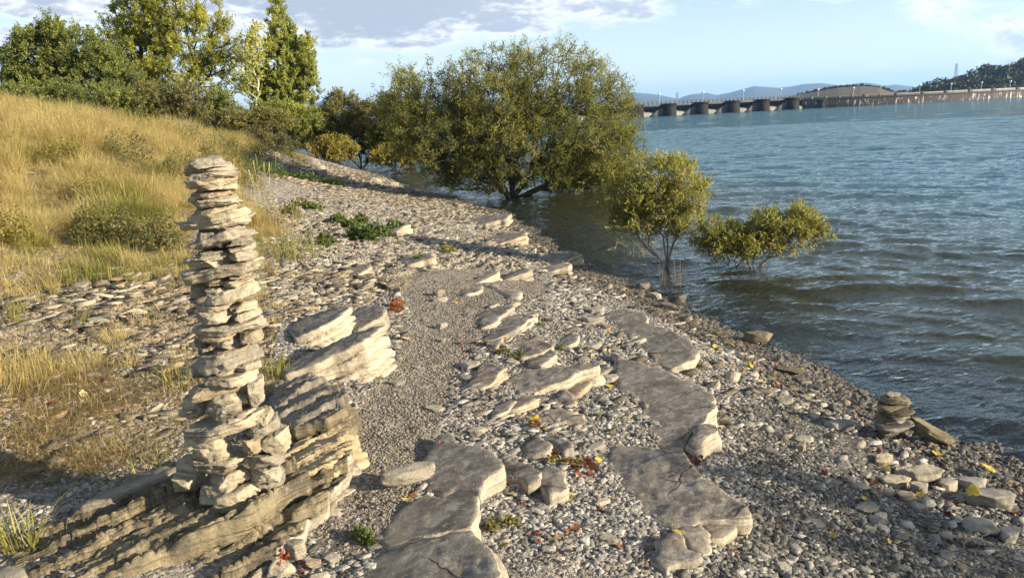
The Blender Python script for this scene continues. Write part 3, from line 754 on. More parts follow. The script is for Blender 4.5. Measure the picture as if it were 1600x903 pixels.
# ---------------------------------------------------------------- the tall cairn (x0, x1, y0, y1 in the photo, depth scale, set back, tilt, words)
CAIRN = [
 (300,353,245,262, 1.0, 0, -1, "topmost stone of the tall cairn, a rounded pale block"),
 (290,364,254,272, 1.0, .03, 5, "second stone from the top of the tall cairn, flat and jutting left"),
 (301,371,268,281, .9, 0, 5, "third stone from the top of the tall cairn, thin and grey on its left"),
 (300,369,277,292, .9, 0, 4, "fourth stone from the top of the tall cairn, square with a dark left face"),
 (309,367,287,301, .9, 0, 6, "fifth stone from the top of the tall cairn, short and narrow"),
 (294,363,296,313, .9, 0, 5, "sixth stone from the top of the tall cairn, jutting left in shade"),
 (300,374,306,324, .9, 0, 7, "seventh stone from the top of the tall cairn, a thin pale bar"),
 (303,368,317,337, .9, 0, 4, "eighth stone from the top of the tall cairn, thick with a rough face"),
 (298,388,326,351, .8, 0, 9, "ninth stone from the top of the tall cairn, thick and rising to the right"),
 (281,398,335,358, .6, 0, 7, "tenth stone from the top of the tall cairn, the widest thin slab"),
 (310,346,357,374, 1.1, 0, 4, "small left stone just under the widest thin slab of the cairn"),
 (339,383,351,371, 1.0, 0, 9, "lumpy right stone just under the widest thin slab of the cairn"),
 (298,392,360,392, .8, 0, 12, "thick wedge shaped stone in the upper cairn, its left end blunt"),
 (310,361,389,405, .9, 0, 5, "thin left stone below the thick wedge shaped one in the cairn"),
 (361,396,371,383, 1.1, .03, 8, "small top stone of the right hand trio in the upper cairn"),
 (358,399,380,395, 1.0, .01, 6, "middle stone of the right hand trio in the upper cairn"),
 (360,400,393,408, 1.0, .01, 2, "lowest stone of the right hand trio in the upper cairn"),
 (292,364,401,418, .9, 0, 3, "flat grey stone jutting left over the big tilted slab of the cairn"),
 (283,411,405,440, .6, 0, 12, "big tilted slab sticking out on both sides of the cairn"),
 (303,330,440,462, 1.2, .08, 0, "dark shaded stone at the back under the big tilted slab"),
 (319,364,430,445, 1.0, .02, 3, "upper of two dark stones under the big tilted slab"),
 (320,366,443,459, 1.0, .02, 3, "lower of two dark stones under the big tilted slab"),
 (360,388,423,434, 1.2, .02, 3, "tan chip directly under the right part of the big tilted slab"),
 (360,391,432,445, 1.2, .02, 3, "tan stone second below the right part of the big tilted slab"),
 (314,400,442,478, .8, 0, 14, "pale block tilted up to the right, half way down the cairn"),
 (312,362,473,486, 1.0, .01, 2, "thin shaded stone under the left of the half way block"),
 (371,398,468,485, 1.2, .02, 5, "small rough stone under the right of the half way block"),
 (311,361,484,501, 1.0, 0, 2, "squarish pale stone left, above the long bright bar of the cairn"),
 (369,407,482,499, 1.1, 0, 8, "wedge stone right, above the long bright bar of the cairn"),
 (303,411,496,519, .7, 0, 6, "long bright bar of stone spanning the lower half of the cairn"),
 (310,381,514,530, .9, .01, 4, "left stone just under the long bright bar"),
 (379,410,512,533, 1.2, .02, 5, "right rough stone just under the long bright bar"),
 (307,334,526,540, 1.2, .03, 0, "small dark left stone above the bowl shaped stone"),
 (330,382,526,542, .9, .01, 3, "pale stone above the bowl shaped stone"),
 (332,391,537,552, .9, .02, 3, "thin dark stone resting in the bowl shaped stone"),
 (306,407,538,577, .8, 0, 10, "large bowl shaped pale stone, the thickest of the cairn"),
 (374,410,560,575, 1.2, .04, 4, "stone in shade under the right end of the bowl shaped stone"),
 (303,327,566,592, 1.2, .06, 0, "dark stone in shade under the left end of the bowl shaped stone"),
 (330,376,571,584, 1.0, .02, 4, "thin brown chip under the middle of the bowl shaped stone"),
 (325,405,577,599, .9, 0, 5, "tan block third below the bowl shaped stone"),
 (299,410,587,611, .7, .02, 4, "long flat stone below the tan block"),
 (325,389,606,631, .9, 0, 8, "rounded stone in the lower cairn with a stone tower on its right"),
 (383,415,588,642, 1.3, .02, 4, "tall upright block on the right of the lower cairn"),
 (287,326,612,641, 1.1, .05, -4, "dark block on the left of the lower cairn"),
 (283,324,634,650, 1.1, .04, 3, "flat grey stone under the dark left block"),
 (322,384,624,647, .9, 0, 6, "pitted block in the middle of the lower cairn"),
 (335,398,638,657, .9, 0, 7, "pale thin stone under the pitted block"),
 (294,420,642,676, .7, 0, 11, "long slab rising to the right across the lower cairn"),
 (298,364,668,697, .9, .01, 3, "left stone under the long rising slab, with a dark gap beside it"),
 (395,424,638,665, 1.2, .03, 4, "small block at the right shoulder of the lower cairn"),
 (386,434,654,677, 1.0, 0, 9, "bright bar at the right shoulder of the lower cairn"),
 (303,366,690,717, .9, 0, 4, "rounded pale stone third from the ledge on the left"),
 (382,414,676,708, 1.2, .01, 3, "cube like stone with a dark hollow, right of the gap"),
 (408,453,668,707, 1.0, .05, 6, "broad rough stone at the far right of the lower cairn"),
 (291,386,705,733, .8, 0, 4, "wide bumpy stone second from the ledge on the left"),
 (381,447,702,730, .9, .01, 6, "wide stone second from the ledge on the right"),
 (329,392,726,755, 1.0, .02, 8, "brown rough stone near the foot of the cairn"),
 (273,318,733,765, 1.1, .08, 0, "round dark stone at the left foot of the cairn"),
 (283,331,712,740, 1.1, .06, 3, "shaded flat stone above the left foot of the cairn"),
 (390,440,721,748, 1.0, .02, 5, "squarish stone at the right foot of the cairn"),
 (386,447,733,763, 1.0, .04, 7, "lowest stone at the right foot of the cairn"),
 (312,389,741,782, .9, 0, 10, "rounded stone at the front foot of the cairn, bright at its left tip"),
 (337,406,753,792, .9, -.05, 16, "bright block leaning on the front foot of the cairn"),
]
_c, _z, _g = PLANES["rock_ledge"][5]
_d = ray(355, 782); _t = (_z - CAM_H - _g[0] * _c[0] - _g[1] * _c[1]) / (_d[2] - _g[0] * _d[0] - _g[1] * _d[1])
CY0 = float((CO + _t * _d)[1]) - .02; print('CAIRN Y', CY0)
for i, (x0, x1, y0, y1, dep, back, tlt, lb) in enumerate(CAIRN):
    px, py = (x0 + x1) / 2, (y0 + y1) / 2
    w = (x1 - x0) * CY0 / FPX; h = (y1 - y0) * CY0 / FPX * 1.03
    dpt = np.clip(w * dep, .15, .30)
    Y = CY0 + dpt * .30 + back + rng.normal(0, .008)
    p = atY(px, py, Y); s = Y / CY0
    tl = R_(tlt - 1.5)
    hh = max(h - abs(math.sin(tl)) * w * .75, h * .62) * s
    M = rotm(rng.normal(0, .05), -tl, rng.normal(0, .16))
    o = stone_obj("cairn_stone", p, w / 2 * s * 1.09, dpt / 2 * 1.1, hh / 2 * 1.04, M, M_CAIRN, 500 + i, 5, rough=.085, nside=int(rng.integers(5, 8)), strata=.035)
    tag(o, lb, "stone", "stones of the tall cairn")

# small cairn and the leaning slab at the water's edge
SM = [(1382,1408,614,620, "white pebble on top of the small cairn by the water"), (1372,1422,620,630, "flat ochre stone second from the top of the small cairn"), (1364,1414,629,638, "brown flake third from the top of the small cairn"),
      (1374,1428,637,645, "flake jutting to the right, fourth from the top of the small cairn"), (1364,1420,644,653, "pale flat stone fifth from the top of the small cairn"), (1376,1418,652,660, "short dark flake sixth from the top of the small cairn"), (1362,1424,659,669, "wide wet slab near the foot of the small cairn"), (1370,1412,668,680, "lowest dark wet stone of the small cairn"), (1402,1432,668,682, "wet chip at the right foot of the small cairn")]
pb = hit(1390, 682)
for i, (x0, x1, y0, y1, lb) in enumerate(SM):
    Y = pb[1] + .02 + rng.normal(0, .02); p = atY((x0 + x1) / 2, (y0 + y1) / 2, Y)
    w = (x1 - x0) * Y / FPX; h = (y1 - y0) * Y / FPX
    tag(stone_obj("cairn_stone", p, w / 2 * rng.uniform(.95, 1.12), w * rng.uniform(.32, .45), h / 2 * .95, rotm(R_(rng.normal(0, 4)), R_(rng.uniform(-7, 7)), rng.random() * .6), M_CAIRN if i == 0 else M_ALGAE if i < 5 else M_WET, 800 + i, 4, rough=.09, nside=5 + i % 2), lb, "stone", "stones of the small cairn")
# ---------------------------------------------------------------- single loose stones: px, py, width px, rise, lb
def loose(px, py, wpx, flat, lb, mat=M_STONE, rz=None, tilt=(0, 0), name="stone", cat="stone", asp=.62, grp=None, seed=None, sub=4, sink=.25):
    q = hit(px, py); dist = np.linalg.norm(q - CO); w = wpx * dist / FPX
    c = w * flat / 2
    sd_ = seed if seed is not None else int(px * 7 + py)
    rz = rz if rz is not None else rng.uniform(-.5, .9)
    z = gz(q[0], q[1]) + c * (1 - sink)
    o = stone_obj(name, (q[0], q[1], z), w / 2, w / 2 * asp, c, rotm(tilt[0], tilt[1], rz), mat, sd_, sub, rough=.07, nside=5 + sd_ % 3, strata=.02)
    return tag(o, lb, cat, grp)
o = loose(640, 768, 84, .24, "pale oblong stone lying across the far edge of the left foreground slab", M_CAIRN, .35, asp=.42, sub=4)
o.location.z += .06
loose(1184, 537, 48, .3, "flat brown stone standing in the shallows off the far slab", M_ALGAE, .0, asp=.6, sink=-.6)
o = loose(1452, 688, 62, .24, "ochre slab leaning beside the small cairn", M_ALGAE, -.5, (.0, R_(28)), asp=.5, sub=4); o.location.z += .04
loose(1310, 666, 46, .28, "grey oval stone left of the small cairn", M_STONE, .1)
loose(1236, 586, 44, .16, "thin tan slab at the wet edge among yellow leaves", M_ALGAE, -.5)
for (x, y, w, f, lb) in [(1400,752,40,.3,"bright flat stone at the left of the pale pile by the shore"), (1436,764,28,.6,"cube like bright stone in the pale pile by the shore"), (1442,742,60,.26,"long pale stone at the back of the pale pile by the shore"),
        (1410,735,32,.35,"small rounded stone behind the pale pile by the shore"), (1414,774,26,.4,"grey stone at the front of the pale pile by the shore"), (1482,758,34,.4,"grey lump right of the pale pile by the shore"), (1545,784,60,.36,"long humped grey stone near the right border"),
        (1516,762,40,.4,"dusty stone under a yellow leaf near the right border"), (1355,795,38,.2,"flat grey stone lying in the dark gravel"), (1530,828,44,.4,"grey stone pair right, lying below the long humped stone"), (1575,840,42,.45,"rounded grey stone in the lower right corner"),
        (1380,720,40,.25,"flat slate left above the pale pile by the shore"), (1408,842,22,.3,"square slate lying in the dark gravel near the bottom"), (1255,690,30,.2,"small flat stone in the middle of the right gravel"), (1225,630,28,.3,"pale stone low on the right gravel near the water"),
        (940,785,30,.3,"pale flat chip beside the widest slab"), (950,846,34,.3,"white triangular stone in the gravel left of the foremost rock"), (862,815,0,0,""), (680,642,36,.2,"flat pale stone alone on the fine gravel"), (745,676,34,.25,"pale stone just above the left foreground slab"),
        (930,700,36,.2,"flat chip at the left rim of the widest slab"), (958,580,30,.3,"dark chip at the left rim of the middle slab"), (955,595,32,.35,"rounded stone touching the left rim of the middle slab"), (737,571,38,.25,"upper loose stone against the grey plate"), (730,590,34,.22,"lower loose stone against the grey plate"),
        (690,514,22,.5,"blocky stone alone on the upper gravel"), (686,462,20,.6,"small stone standing in the middle of the far gravel"), (686,472,26,.4,"wider stone below the small standing one on the far gravel"), (620,600,30,.25,"flat tan stone near the end of the long thinly bedded ledge"), (932,492,34,.35,"stacked grey stone at the head of the far slab"),
        (925,505,40,.25,"long chip beside the head of the far slab"), (925,545,36,.25,"flat chip left of the far slab with a yellow leaf"), (462,872,36,.9,"pale round stone at the foot of the front ledge beside red leaves"), (490,886,24,.6,"small white stone at the bottom beside red leaves"), (520,878,26,.5,"grey stone at the bottom right of the red leaves"),
        (500,905,30,.5,"white stone cut by the bottom border"), (440,895,40,.6,"pale stone in front of the ledge at the bottom border"), (1045,480,28,.4,"dark wet stone at the bend of the water line"), (1060,474,30,.5,"black wet stone under the reeds"), (1006,452,26,.5,"tan wet stone beside the reeds' far side"),
        (1022,465,24,.4,"dark stone touching the foot of the reeds")]:
    if not lb: continue
    loose(x, y, w, f, lb, M_WET if "wet" in lb else M_CAIRN if ("pale" in lb or "white" in lb or "bright" in lb) else M_STONE)
# ---------------------------------------------------------------- the far shore: dam, lamps, pylons, hills
def basic(name, col, rough=.85, var=.25, scale=3.0, bump=.3, bd=.05, spec=.2):
    mt, k = material(name); ob = coords(k)
    n = k.noise(ob, scale, 6, .6)
    c = k.mix(1.0, col, k.ramp(n, [(.25, 1 - var), (.75, 1 + var)]), 'MULTIPLY')
    pbr(k, c, rough, k.bump(n, bump, bd), spec); return mt
D0 = np.array([45.0, 270.0]); D1 = np.array([215.0, 332.0])
Ld = float(np.hypot(*(D1 - D0))); du = (D1 - D0) / Ld; dn = np.array([du[1], -du[0]])       # dn points to the camera
def dam_s(px):
    """distance along the dam where it crosses a column of the photo (taken at the horizon)"""
    py = 183 - (px - 800) * math.tan(ROLL); d = ray(px, py)[:2]
    A = np.array([[d[0], -du[0]], [d[1], -du[1]]]); return float(np.linalg.solve(A, D0)[1])
mt, k = material("dam_masonry"); ob = coords(k)
br = k.n('ShaderNodeTexBrick', {'Vector': k.mapping(k.n('ShaderNodeCombineXYZ', {0: k.n('ShaderNodeSeparateXYZ', {0: ob}).outputs[0], 1: k.n('ShaderNodeSeparateXYZ', {0: ob}).outputs[2], 2: 0.0}).outputs[0], scale=(.55, .9, 1)), 'Scale': 1.0, 'Color1': (.075, .067, .058, 1), 'Color2': (.05, .046, .041, 1), 'Mortar': (.07, .06, .055, 1), 'Mortar Size': .03})
st = k.noise(k.mapping(ob, scale=(.8, .8, .22)), 1.0, 6, .7, .6)
stz = k.n('ShaderNodeSeparateXYZ', {0: ob}).outputs[2]
wmask = k.math('MULTIPLY', k.range(st, .55, .62), k.range(stz, 2.8, 2.2))
pbr(k, k.mix(wmask, br.outputs[0], (.55, .5, .42)), .9, None, .15); M_MAS = mt
M_DARKMAS = basic("pier_masonry", (.022, .019, .017), .9, .45, .9)
M_CONC = basic("dam_concrete", (.25, .235, .205), .9, .3, .5)
M_DECK = basic("deck_concrete", (.10, .093, .085), .9, .3, .5)
dam = link("dam", None, None, (D0[0], D0[1], 0)); dam.rotation_euler = (0, 0, math.atan2(du[1], du[0]))
tag(dam, "long low stone dam across the lake with dark piers and a walkway", "dam")
sW = dam_s(1256)           # the plain wall starts here
sE = dam_s(1700); sA = -75.0
TOP = 3.6
m_ = MB()                                                             # local x along the dam, -y towards the camera
x0 = sW
m_.box(((sW + sE) / 2, 1.5, TOP / 2 - 2.5), (sE - sW, 3.0, TOP + 5.0 - .7))
m_.build("wall", M_MAS, dam)
m_ = MB(); m_.box(((sW + sE) / 2, 1.4, TOP - .53), (sE - sW, 3.4, .34)); m_.build("coping", M_DECK, dam)
m_ = MB(); m_.box(((sW + sE) / 2, .15, TOP + .1), (sE - sW, .3, .9)); 
m_.build("parapet", M_CONC, dam)
for px in [1268, 1290, 1311, 1331, 1352, 1374, 1401, 1442, 1478, 1516, 1552, 1590]:
    m_ = MB(); m_.box((dam_s(px), .12, TOP + .16), (2.6 if px > 1340 and px not in (1374,) else 1.0, .5, 1.05)); m_.build("parapet_block", M_DECK, dam)
m_ = MB(); m_.box(((sA + sW) / 2, 2.8, TOP + .1), (sW - sA, 4.2, .5)); m_.build("deck", M_DECK, dam)
m_ = MB()                                                             # sloping spillway between the piers
V = [[sA, .4, -3], [sW, .4, -3], [sW, .4, .9], [sA, .4, .9], [sA, 4.6, 2.3], [sW, 4.6, 2.3], [sA, 4.6, -3], [sW, 4.6, -3]]
m_.add(V, [[0, 1, 2, 3], [3, 2, 5, 4], [4, 5, 7, 6]]); m_.build("spillway", M_CONC, dam)
m_ = MB(); m_.box(((sA + sW) / 2, 5.0, .3), (sW - sA, .5, 6.1)); m_.build("back_wall", M_CONC, dam)
PIER = [944, 994, 1045, 1095, 1144, 1191, 1237]
for i, px in enumerate([890] + PIER + [1280]):
    s_ = dam_s(px); m_ = MB(); w_ = 3.4
    z0, z1 = -3.0, TOP + .55
    if px == 1280: z0, z1, w_ = -3, 2.9, 1.8
    # a pier with a sloping nose at its foot and a cap
    V = [[-w_/2, -2.6, z0], [w_/2, -2.6, z0], [w_/2, 3.5, z0], [-w_/2, 3.5, z0], [-w_/2, -1.9, z1 - .5], [w_/2, -1.9, z1 - .5], [w_/2, 3.5, z1 - .5], [-w_/2, 3.5, z1 - .5]]
    m_.add(np.array(V) + [s_, 0, 0], [[0,3,2,1],[4,5,6,7],[0,1,5,4],[1,2,6,5],[2,3,7,6],[3,0,4,7]])
    m_.box((s_, .6, z1 - .3), (w_ + .5, 5.6, .7)); m_.build("pier", M_DARKMAS, dam)
    if i and px != 1280:
        m_ = MB(); s0 = s_ - 7.5                                      # dark upright slab with a sloping top, left of each pier
        V = [[s0 - 1.5, .1, -1], [s_ - 1.7, .1, -1], [s_ - 1.7, .1, 3.2], [s0 + 3, .1, 2.0], [s0 - 1.5, .9, -1], [s_ - 1.7, .9, -1], [s_ - 1.7, .9, 3.2], [s0 + 3, .9, 2.0]]
        m_.add(V, [[0,1,2,3],[7,6,5,4],[0,4,5,1],[1,5,6,2],[2,6,7,3],[3,7,4,0]]); m_.build("sloped_slab", M_DECK, dam)
m_ = MB()
for z in (.55, 1.0): m_.box(((sA + sW) / 2, .9, TOP + .35 + z), (sW - sA, .08, .10))
for s_ in np.arange(sA, sW, 1.75): m_.box((s_, .9, TOP + .9), (.28, .22, 1.1))
m_.build("railing", M_DECK, dam)
M_POST = basic("lamp_post_paint", (.42, .43, .44), .5, .1); M_GLOBE = basic("lamp_globe", (.82, .82, .8), .4, .03)
for i, (px, w) in enumerate([(1035.6, "fourth gap between piers from the big willow"), (1104, 0), (1167, 0), (1226, 0), (1285.5, 0), (1341, 0), (1445, 0), (1494, 0), (1541.6, 0), (1586.6, 0)]):
    s_ = dam_s(px); p = D0 + du * s_ - dn * (2.2 if px < 1256 else 2.6)
    zb = TOP + .36 if px < 1256 else TOP - .35
    L = link("street_lamp", None, None, (p[0], p[1], zb))
    on = ["leftmost white lamp post on the dam walkway, nearest the big willow", "second lamp post from the left on the dam walkway", "third lamp post from the left on the dam walkway", "fourth lamp post from the left on the dam, last over the piers", "lamp post where the dam piers end and the plain wall begins",
          "lamp post on the dam wall in front of the brown field", "lamp post on the dam wall at the left foot of the wooded hill", "lamp post on the dam wall below the pylon", "second lamp post from the right on the dam wall, before the dark wood", "rightmost lamp post on the dam wall"][i]
    tag(L, on, "street lamp", "lamps along the dam")
    m_ = MB(); m_.tube([(0, 0, 0), (0, 0, 3.2)], [.13, .09], 8); m_.build("post", M_POST, L)
    m_ = MB(); m_.tube([(0, 0, 3.2), (0, 0, 3.3), (0, 0, 3.55), (0, 0, 3.8), (0, 0, 3.9)], [.15, .36, .42, .34, .1], 10); m_.build("lamp_head", M_GLOBE, L)
# pylons
M_STEEL = basic("pylon_steel", (.33, .35, .37), .5, .1)
def pylon(px, pyb, pyt, Y, lb):
    b = atY(px, pyb, Y); t = atY(px, pyt, Y); h = t[2] - b[2]; w = h * .17
    o = link("pylon", None, None, b); tag(o, lb, "pylon", "pylons behind the dam")
    m_ = MB(); r = w * .06
    lv = np.linspace(0, 1, 8)
    wd = lambda f: w * (1 - .72 * f)
    for sx in (-1, 1):
        for sy in (-1, 1): m_.tube([(sx * wd(0) / 2, sy * wd(0) / 2, 0), (sx * wd(1) / 2, sy * wd(1) / 2, h)], r, 4)
    for f0, f1 in zip(lv[:-1], lv[1:]):
        for a in ((-1, -1, 1, -1), (1, -1, 1, 1), (1, 1, -1, 1), (-1, 1, -1, -1)):
            m_.tube([(a[0] * wd(f0) / 2, a[1] * wd(f0) / 2, f0 * h), (a[2] * wd(f1) / 2, a[3] * wd(f1) / 2, f1 * h)], r * .6, 4)
            m_.tube([(a[0] * wd(f1) / 2, a[1] * wd(f1) / 2, f1 * h), (a[2] * wd(f1) / 2, a[3] * wd(f1) / 2, f1 * h)], r * .6, 4)
    m_.build("lattice_mast", M_STEEL, o)
    m_ = MB()
    for f in (.72, .84, .96): m_.tube([(-w * .75, 0, f * h), (w * .75, 0, f * h)], r * .7, 4)
    m_.build("cross_arms", M_STEEL, o)
pylon(1058, 172, 145, 420, "thin lattice pylon behind the left part of the dam")
pylon(1493, 126, 100, 520, "lattice pylon standing on top of the wooded hill")

# hills
def ridge(name, prof, Y, depth, base, mat, lb, rough=1.0, seed=0, n=400, rows=26, kind="structure"):
    """a hill seen against the sky along prof, falling towards the viewer over `depth` metres and away behind"""
    px = np.array([p[0] for p in prof], float); py = np.array([p[1] for p in prof], float)
    X = np.linspace(px[0], px[-1], n); Yp = np.interp(X, px, py)
    top = np.array([atY(a, b, Y) for a, b in zip(X, Yp)])
    top[:, 2] += fbm(np.column_stack([X * .05, X * 0]), 4, seed) * rough * .5
    f = np.concatenate([np.linspace(-1, 0, rows), np.linspace(0, .8, rows // 2)[1:]])
    V = []
    for t in f:
        sh = np.cos(t * math.pi / 2) ** 1.3
        q = top.copy(); q[:, 1] += t * depth
        q[:, 0] *= (Y + t * depth) / Y
        z = base + (top[:, 2] - base) * sh
        z += fbm(q[:, :2] * 6 / depth, 4, seed + 3) * rough * sh * (1 if abs(t) > .01 else .2)
        q[:, 2] = z; V.append(q)
    V = np.array(V).reshape(-1, 3); r = len(f)
    ii = (np.arange(r - 1)[:, None] * n + np.arange(n - 1)[None]).ravel()
    F = np.stack([ii, ii + 1, ii + n + 1, ii + n], 1)
    o = link(name, mesh_np(name, V, F, [mat], True)); tag(o, lb, None, None, kind); return o
M_MTN = basic("mountain_scrub", (.075, .085, .06), .95, .4, .004, 0)
mt, k = material("stubble_field"); ob = wpos(k)
nz_ = k.noise(ob, .03, 5, .6); zc = k.n('ShaderNodeSeparateXYZ', {0: ob}).outputs[0]
pbr(k, k.mix(k.range(k.math('ADD', k.math('MULTIPLY', zc, .01), nz_), 3.5, 3.62), (.115, .093, .07), (.27, .2, .085)), .95, None, .1); M_FIELD = mt
ridge("mountain", [(-400, 190), (0, 185), (300, 176), (480, 168), (510, 158), (560, 165), (640, 160), (700, 158), (800, 152), (900, 150), (960, 147), (1000, 146), (1030, 149), (1058, 154), (1080, 148), (1105, 146.5), (1120, 150), (1150, 143), (1178, 136), (1195, 138), (1220, 139.5), (1258, 132.5), (1290, 132.5), (1318, 135), (1350, 131), (1366, 132), (1384, 136), (1400, 133.5), (1418, 137), (1450, 142), (1600, 140), (1900, 135)], 6500, 2600, -10, M_MTN, "blue mountain range far beyond the dam", 14, 5)
ridge("hill", [(1120, 168), (1190, 158.5), (1250, 148), (1290, 140), (1310, 136.5), (1345, 134.5), (1372, 137), (1385, 142), (1400, 145), (1440, 143), (1500, 140), (1640, 136)], 640, 220, -4, M_FIELD, "brown ploughed field hill behind the middle of the dam", .8, 15)
M_WOODG = basic("wood_floor", (.035, .035, .02), .95, .3, .1, 0)
WOODP = [(1432, 152), (1455, 147), (1475, 141), (1492, 133), (1520, 128), (1545, 121), (1575, 116), (1600, 110), (1660, 97), (1760, 83), (1950, 72)]
ridge("hill", WOODP, 520, 130, -3, M_WOODG, "steep dark wooded hill at the right end of the dam", 1.2, 25)
ridge("far_shore", [(-900, 233), (0, 222), (600, 186), (1000, 171), (1500, 146), (2400, 100)], 420, 60, -4, M_FIELD, "low dry land behind the dam", .4, 35)
# ---------------------------------------------------------------- foliage
def leaf_mat(name, hue_dark, hue_mid, hue_light, trans=.5):
    mt, k = material(name)
    a = k.n('ShaderNodeAttribute', attribute_name='tone').outputs['Fac']
    c = k.ramp(a, [(0, hue_dark), (.5, hue_mid), (1, hue_light)])
    d = k.n('ShaderNodeBsdfPrincipled', {'Base Color': c, 'Roughness': .55, 'Specular IOR Level': .35})
    t = k.n('ShaderNodeBsdfTranslucent', {'Color': k.mix(1.0, c, (1.15, 1.1, .55), 'MULTIPLY')})
    k.L.new(k.n('ShaderNodeMixShader', {0: trans, 1: d.outputs[0], 2: t.outputs[0]}).outputs[0], k.out.inputs[0])
    return mt
M_BARK = basic("bark", (.085, .07, .052), .9, .4, 8, .6)
M_BARKP = basic("pale_bark", (.42, .39, .33), .85, .3, 8, .4)
M_TWIG = basic("grey_twig", (.26, .21, .16), .9, .3, 8, .3)
LF_WIL = leaf_mat("willow_leaf", (.10, .12, .035), (.27, .27, .07), (.46, .42, .13))
LF_DRK = leaf_mat("dark_tree_leaf", (.09, .125, .04), (.235, .265, .07), (.40, .40, .10))
LF_YEL = leaf_mat("yellowing_leaf", (.12, .15, .035), (.36, .375, .065), (.56, .53, .11))
LF_POP = leaf_mat("poplar_leaf", (.12, .15, .04), (.35, .38, .085), (.54, .53, .16))
LF_OLV = leaf_mat("scrub_leaf", (.095, .10, .04), (.21, .2, .07), (.33, .28, .1))
LF_GOLD = leaf_mat("golden_shrub_leaf", (.18, .165, .045), (.33, .28, .07), (.44, .36, .1))
LF_HERB = leaf_mat("herb_leaf", (.05, .085, .022), (.11, .15, .036), (.24, .25, .06))
LF_RED = leaf_mat("red_herb_leaf", (.12, .15, .03), (.3, .1, .03), (.4, .06, .03))

def rand_dirs(n, r): 
    v = r.normal(size=(n, 3)); return v / np.linalg.norm(v, axis=1)[:, None]
def leaf_quads(P, D, size, asp, r, tone, droop=.0):
    """one pointed leaf (two triangles-like quad folded at the rib) per point; D = growing direction"""
    n = len(P)
    D = D / (np.linalg.norm(D, axis=1)[:, None] + 1e-9)
    up = rand_dirs(n, r) * .9 + np.array([.55, -.4, .45])
    Sd = np.cross(D, up); Sd /= np.linalg.norm(Sd, axis=1)[:, None] + 1e-9
    Nn = np.cross(Sd, D)
    L = (size * r.uniform(.65, 1.3, n))[:, None]; w = L * asp
    a = P; b = P + D * L * .45 + Sd * w / 2 + Nn * w * .15; c = P + D * L - Nn * L * .08; d = P + D * L * .45 - Sd * w / 2 + Nn * w * .15
    V = np.stack([a, b, c, d], 1).reshape(-1, 3)
    F = np.arange(n * 4).reshape(n, 4)
    return V, F, np.repeat(tone, 4)

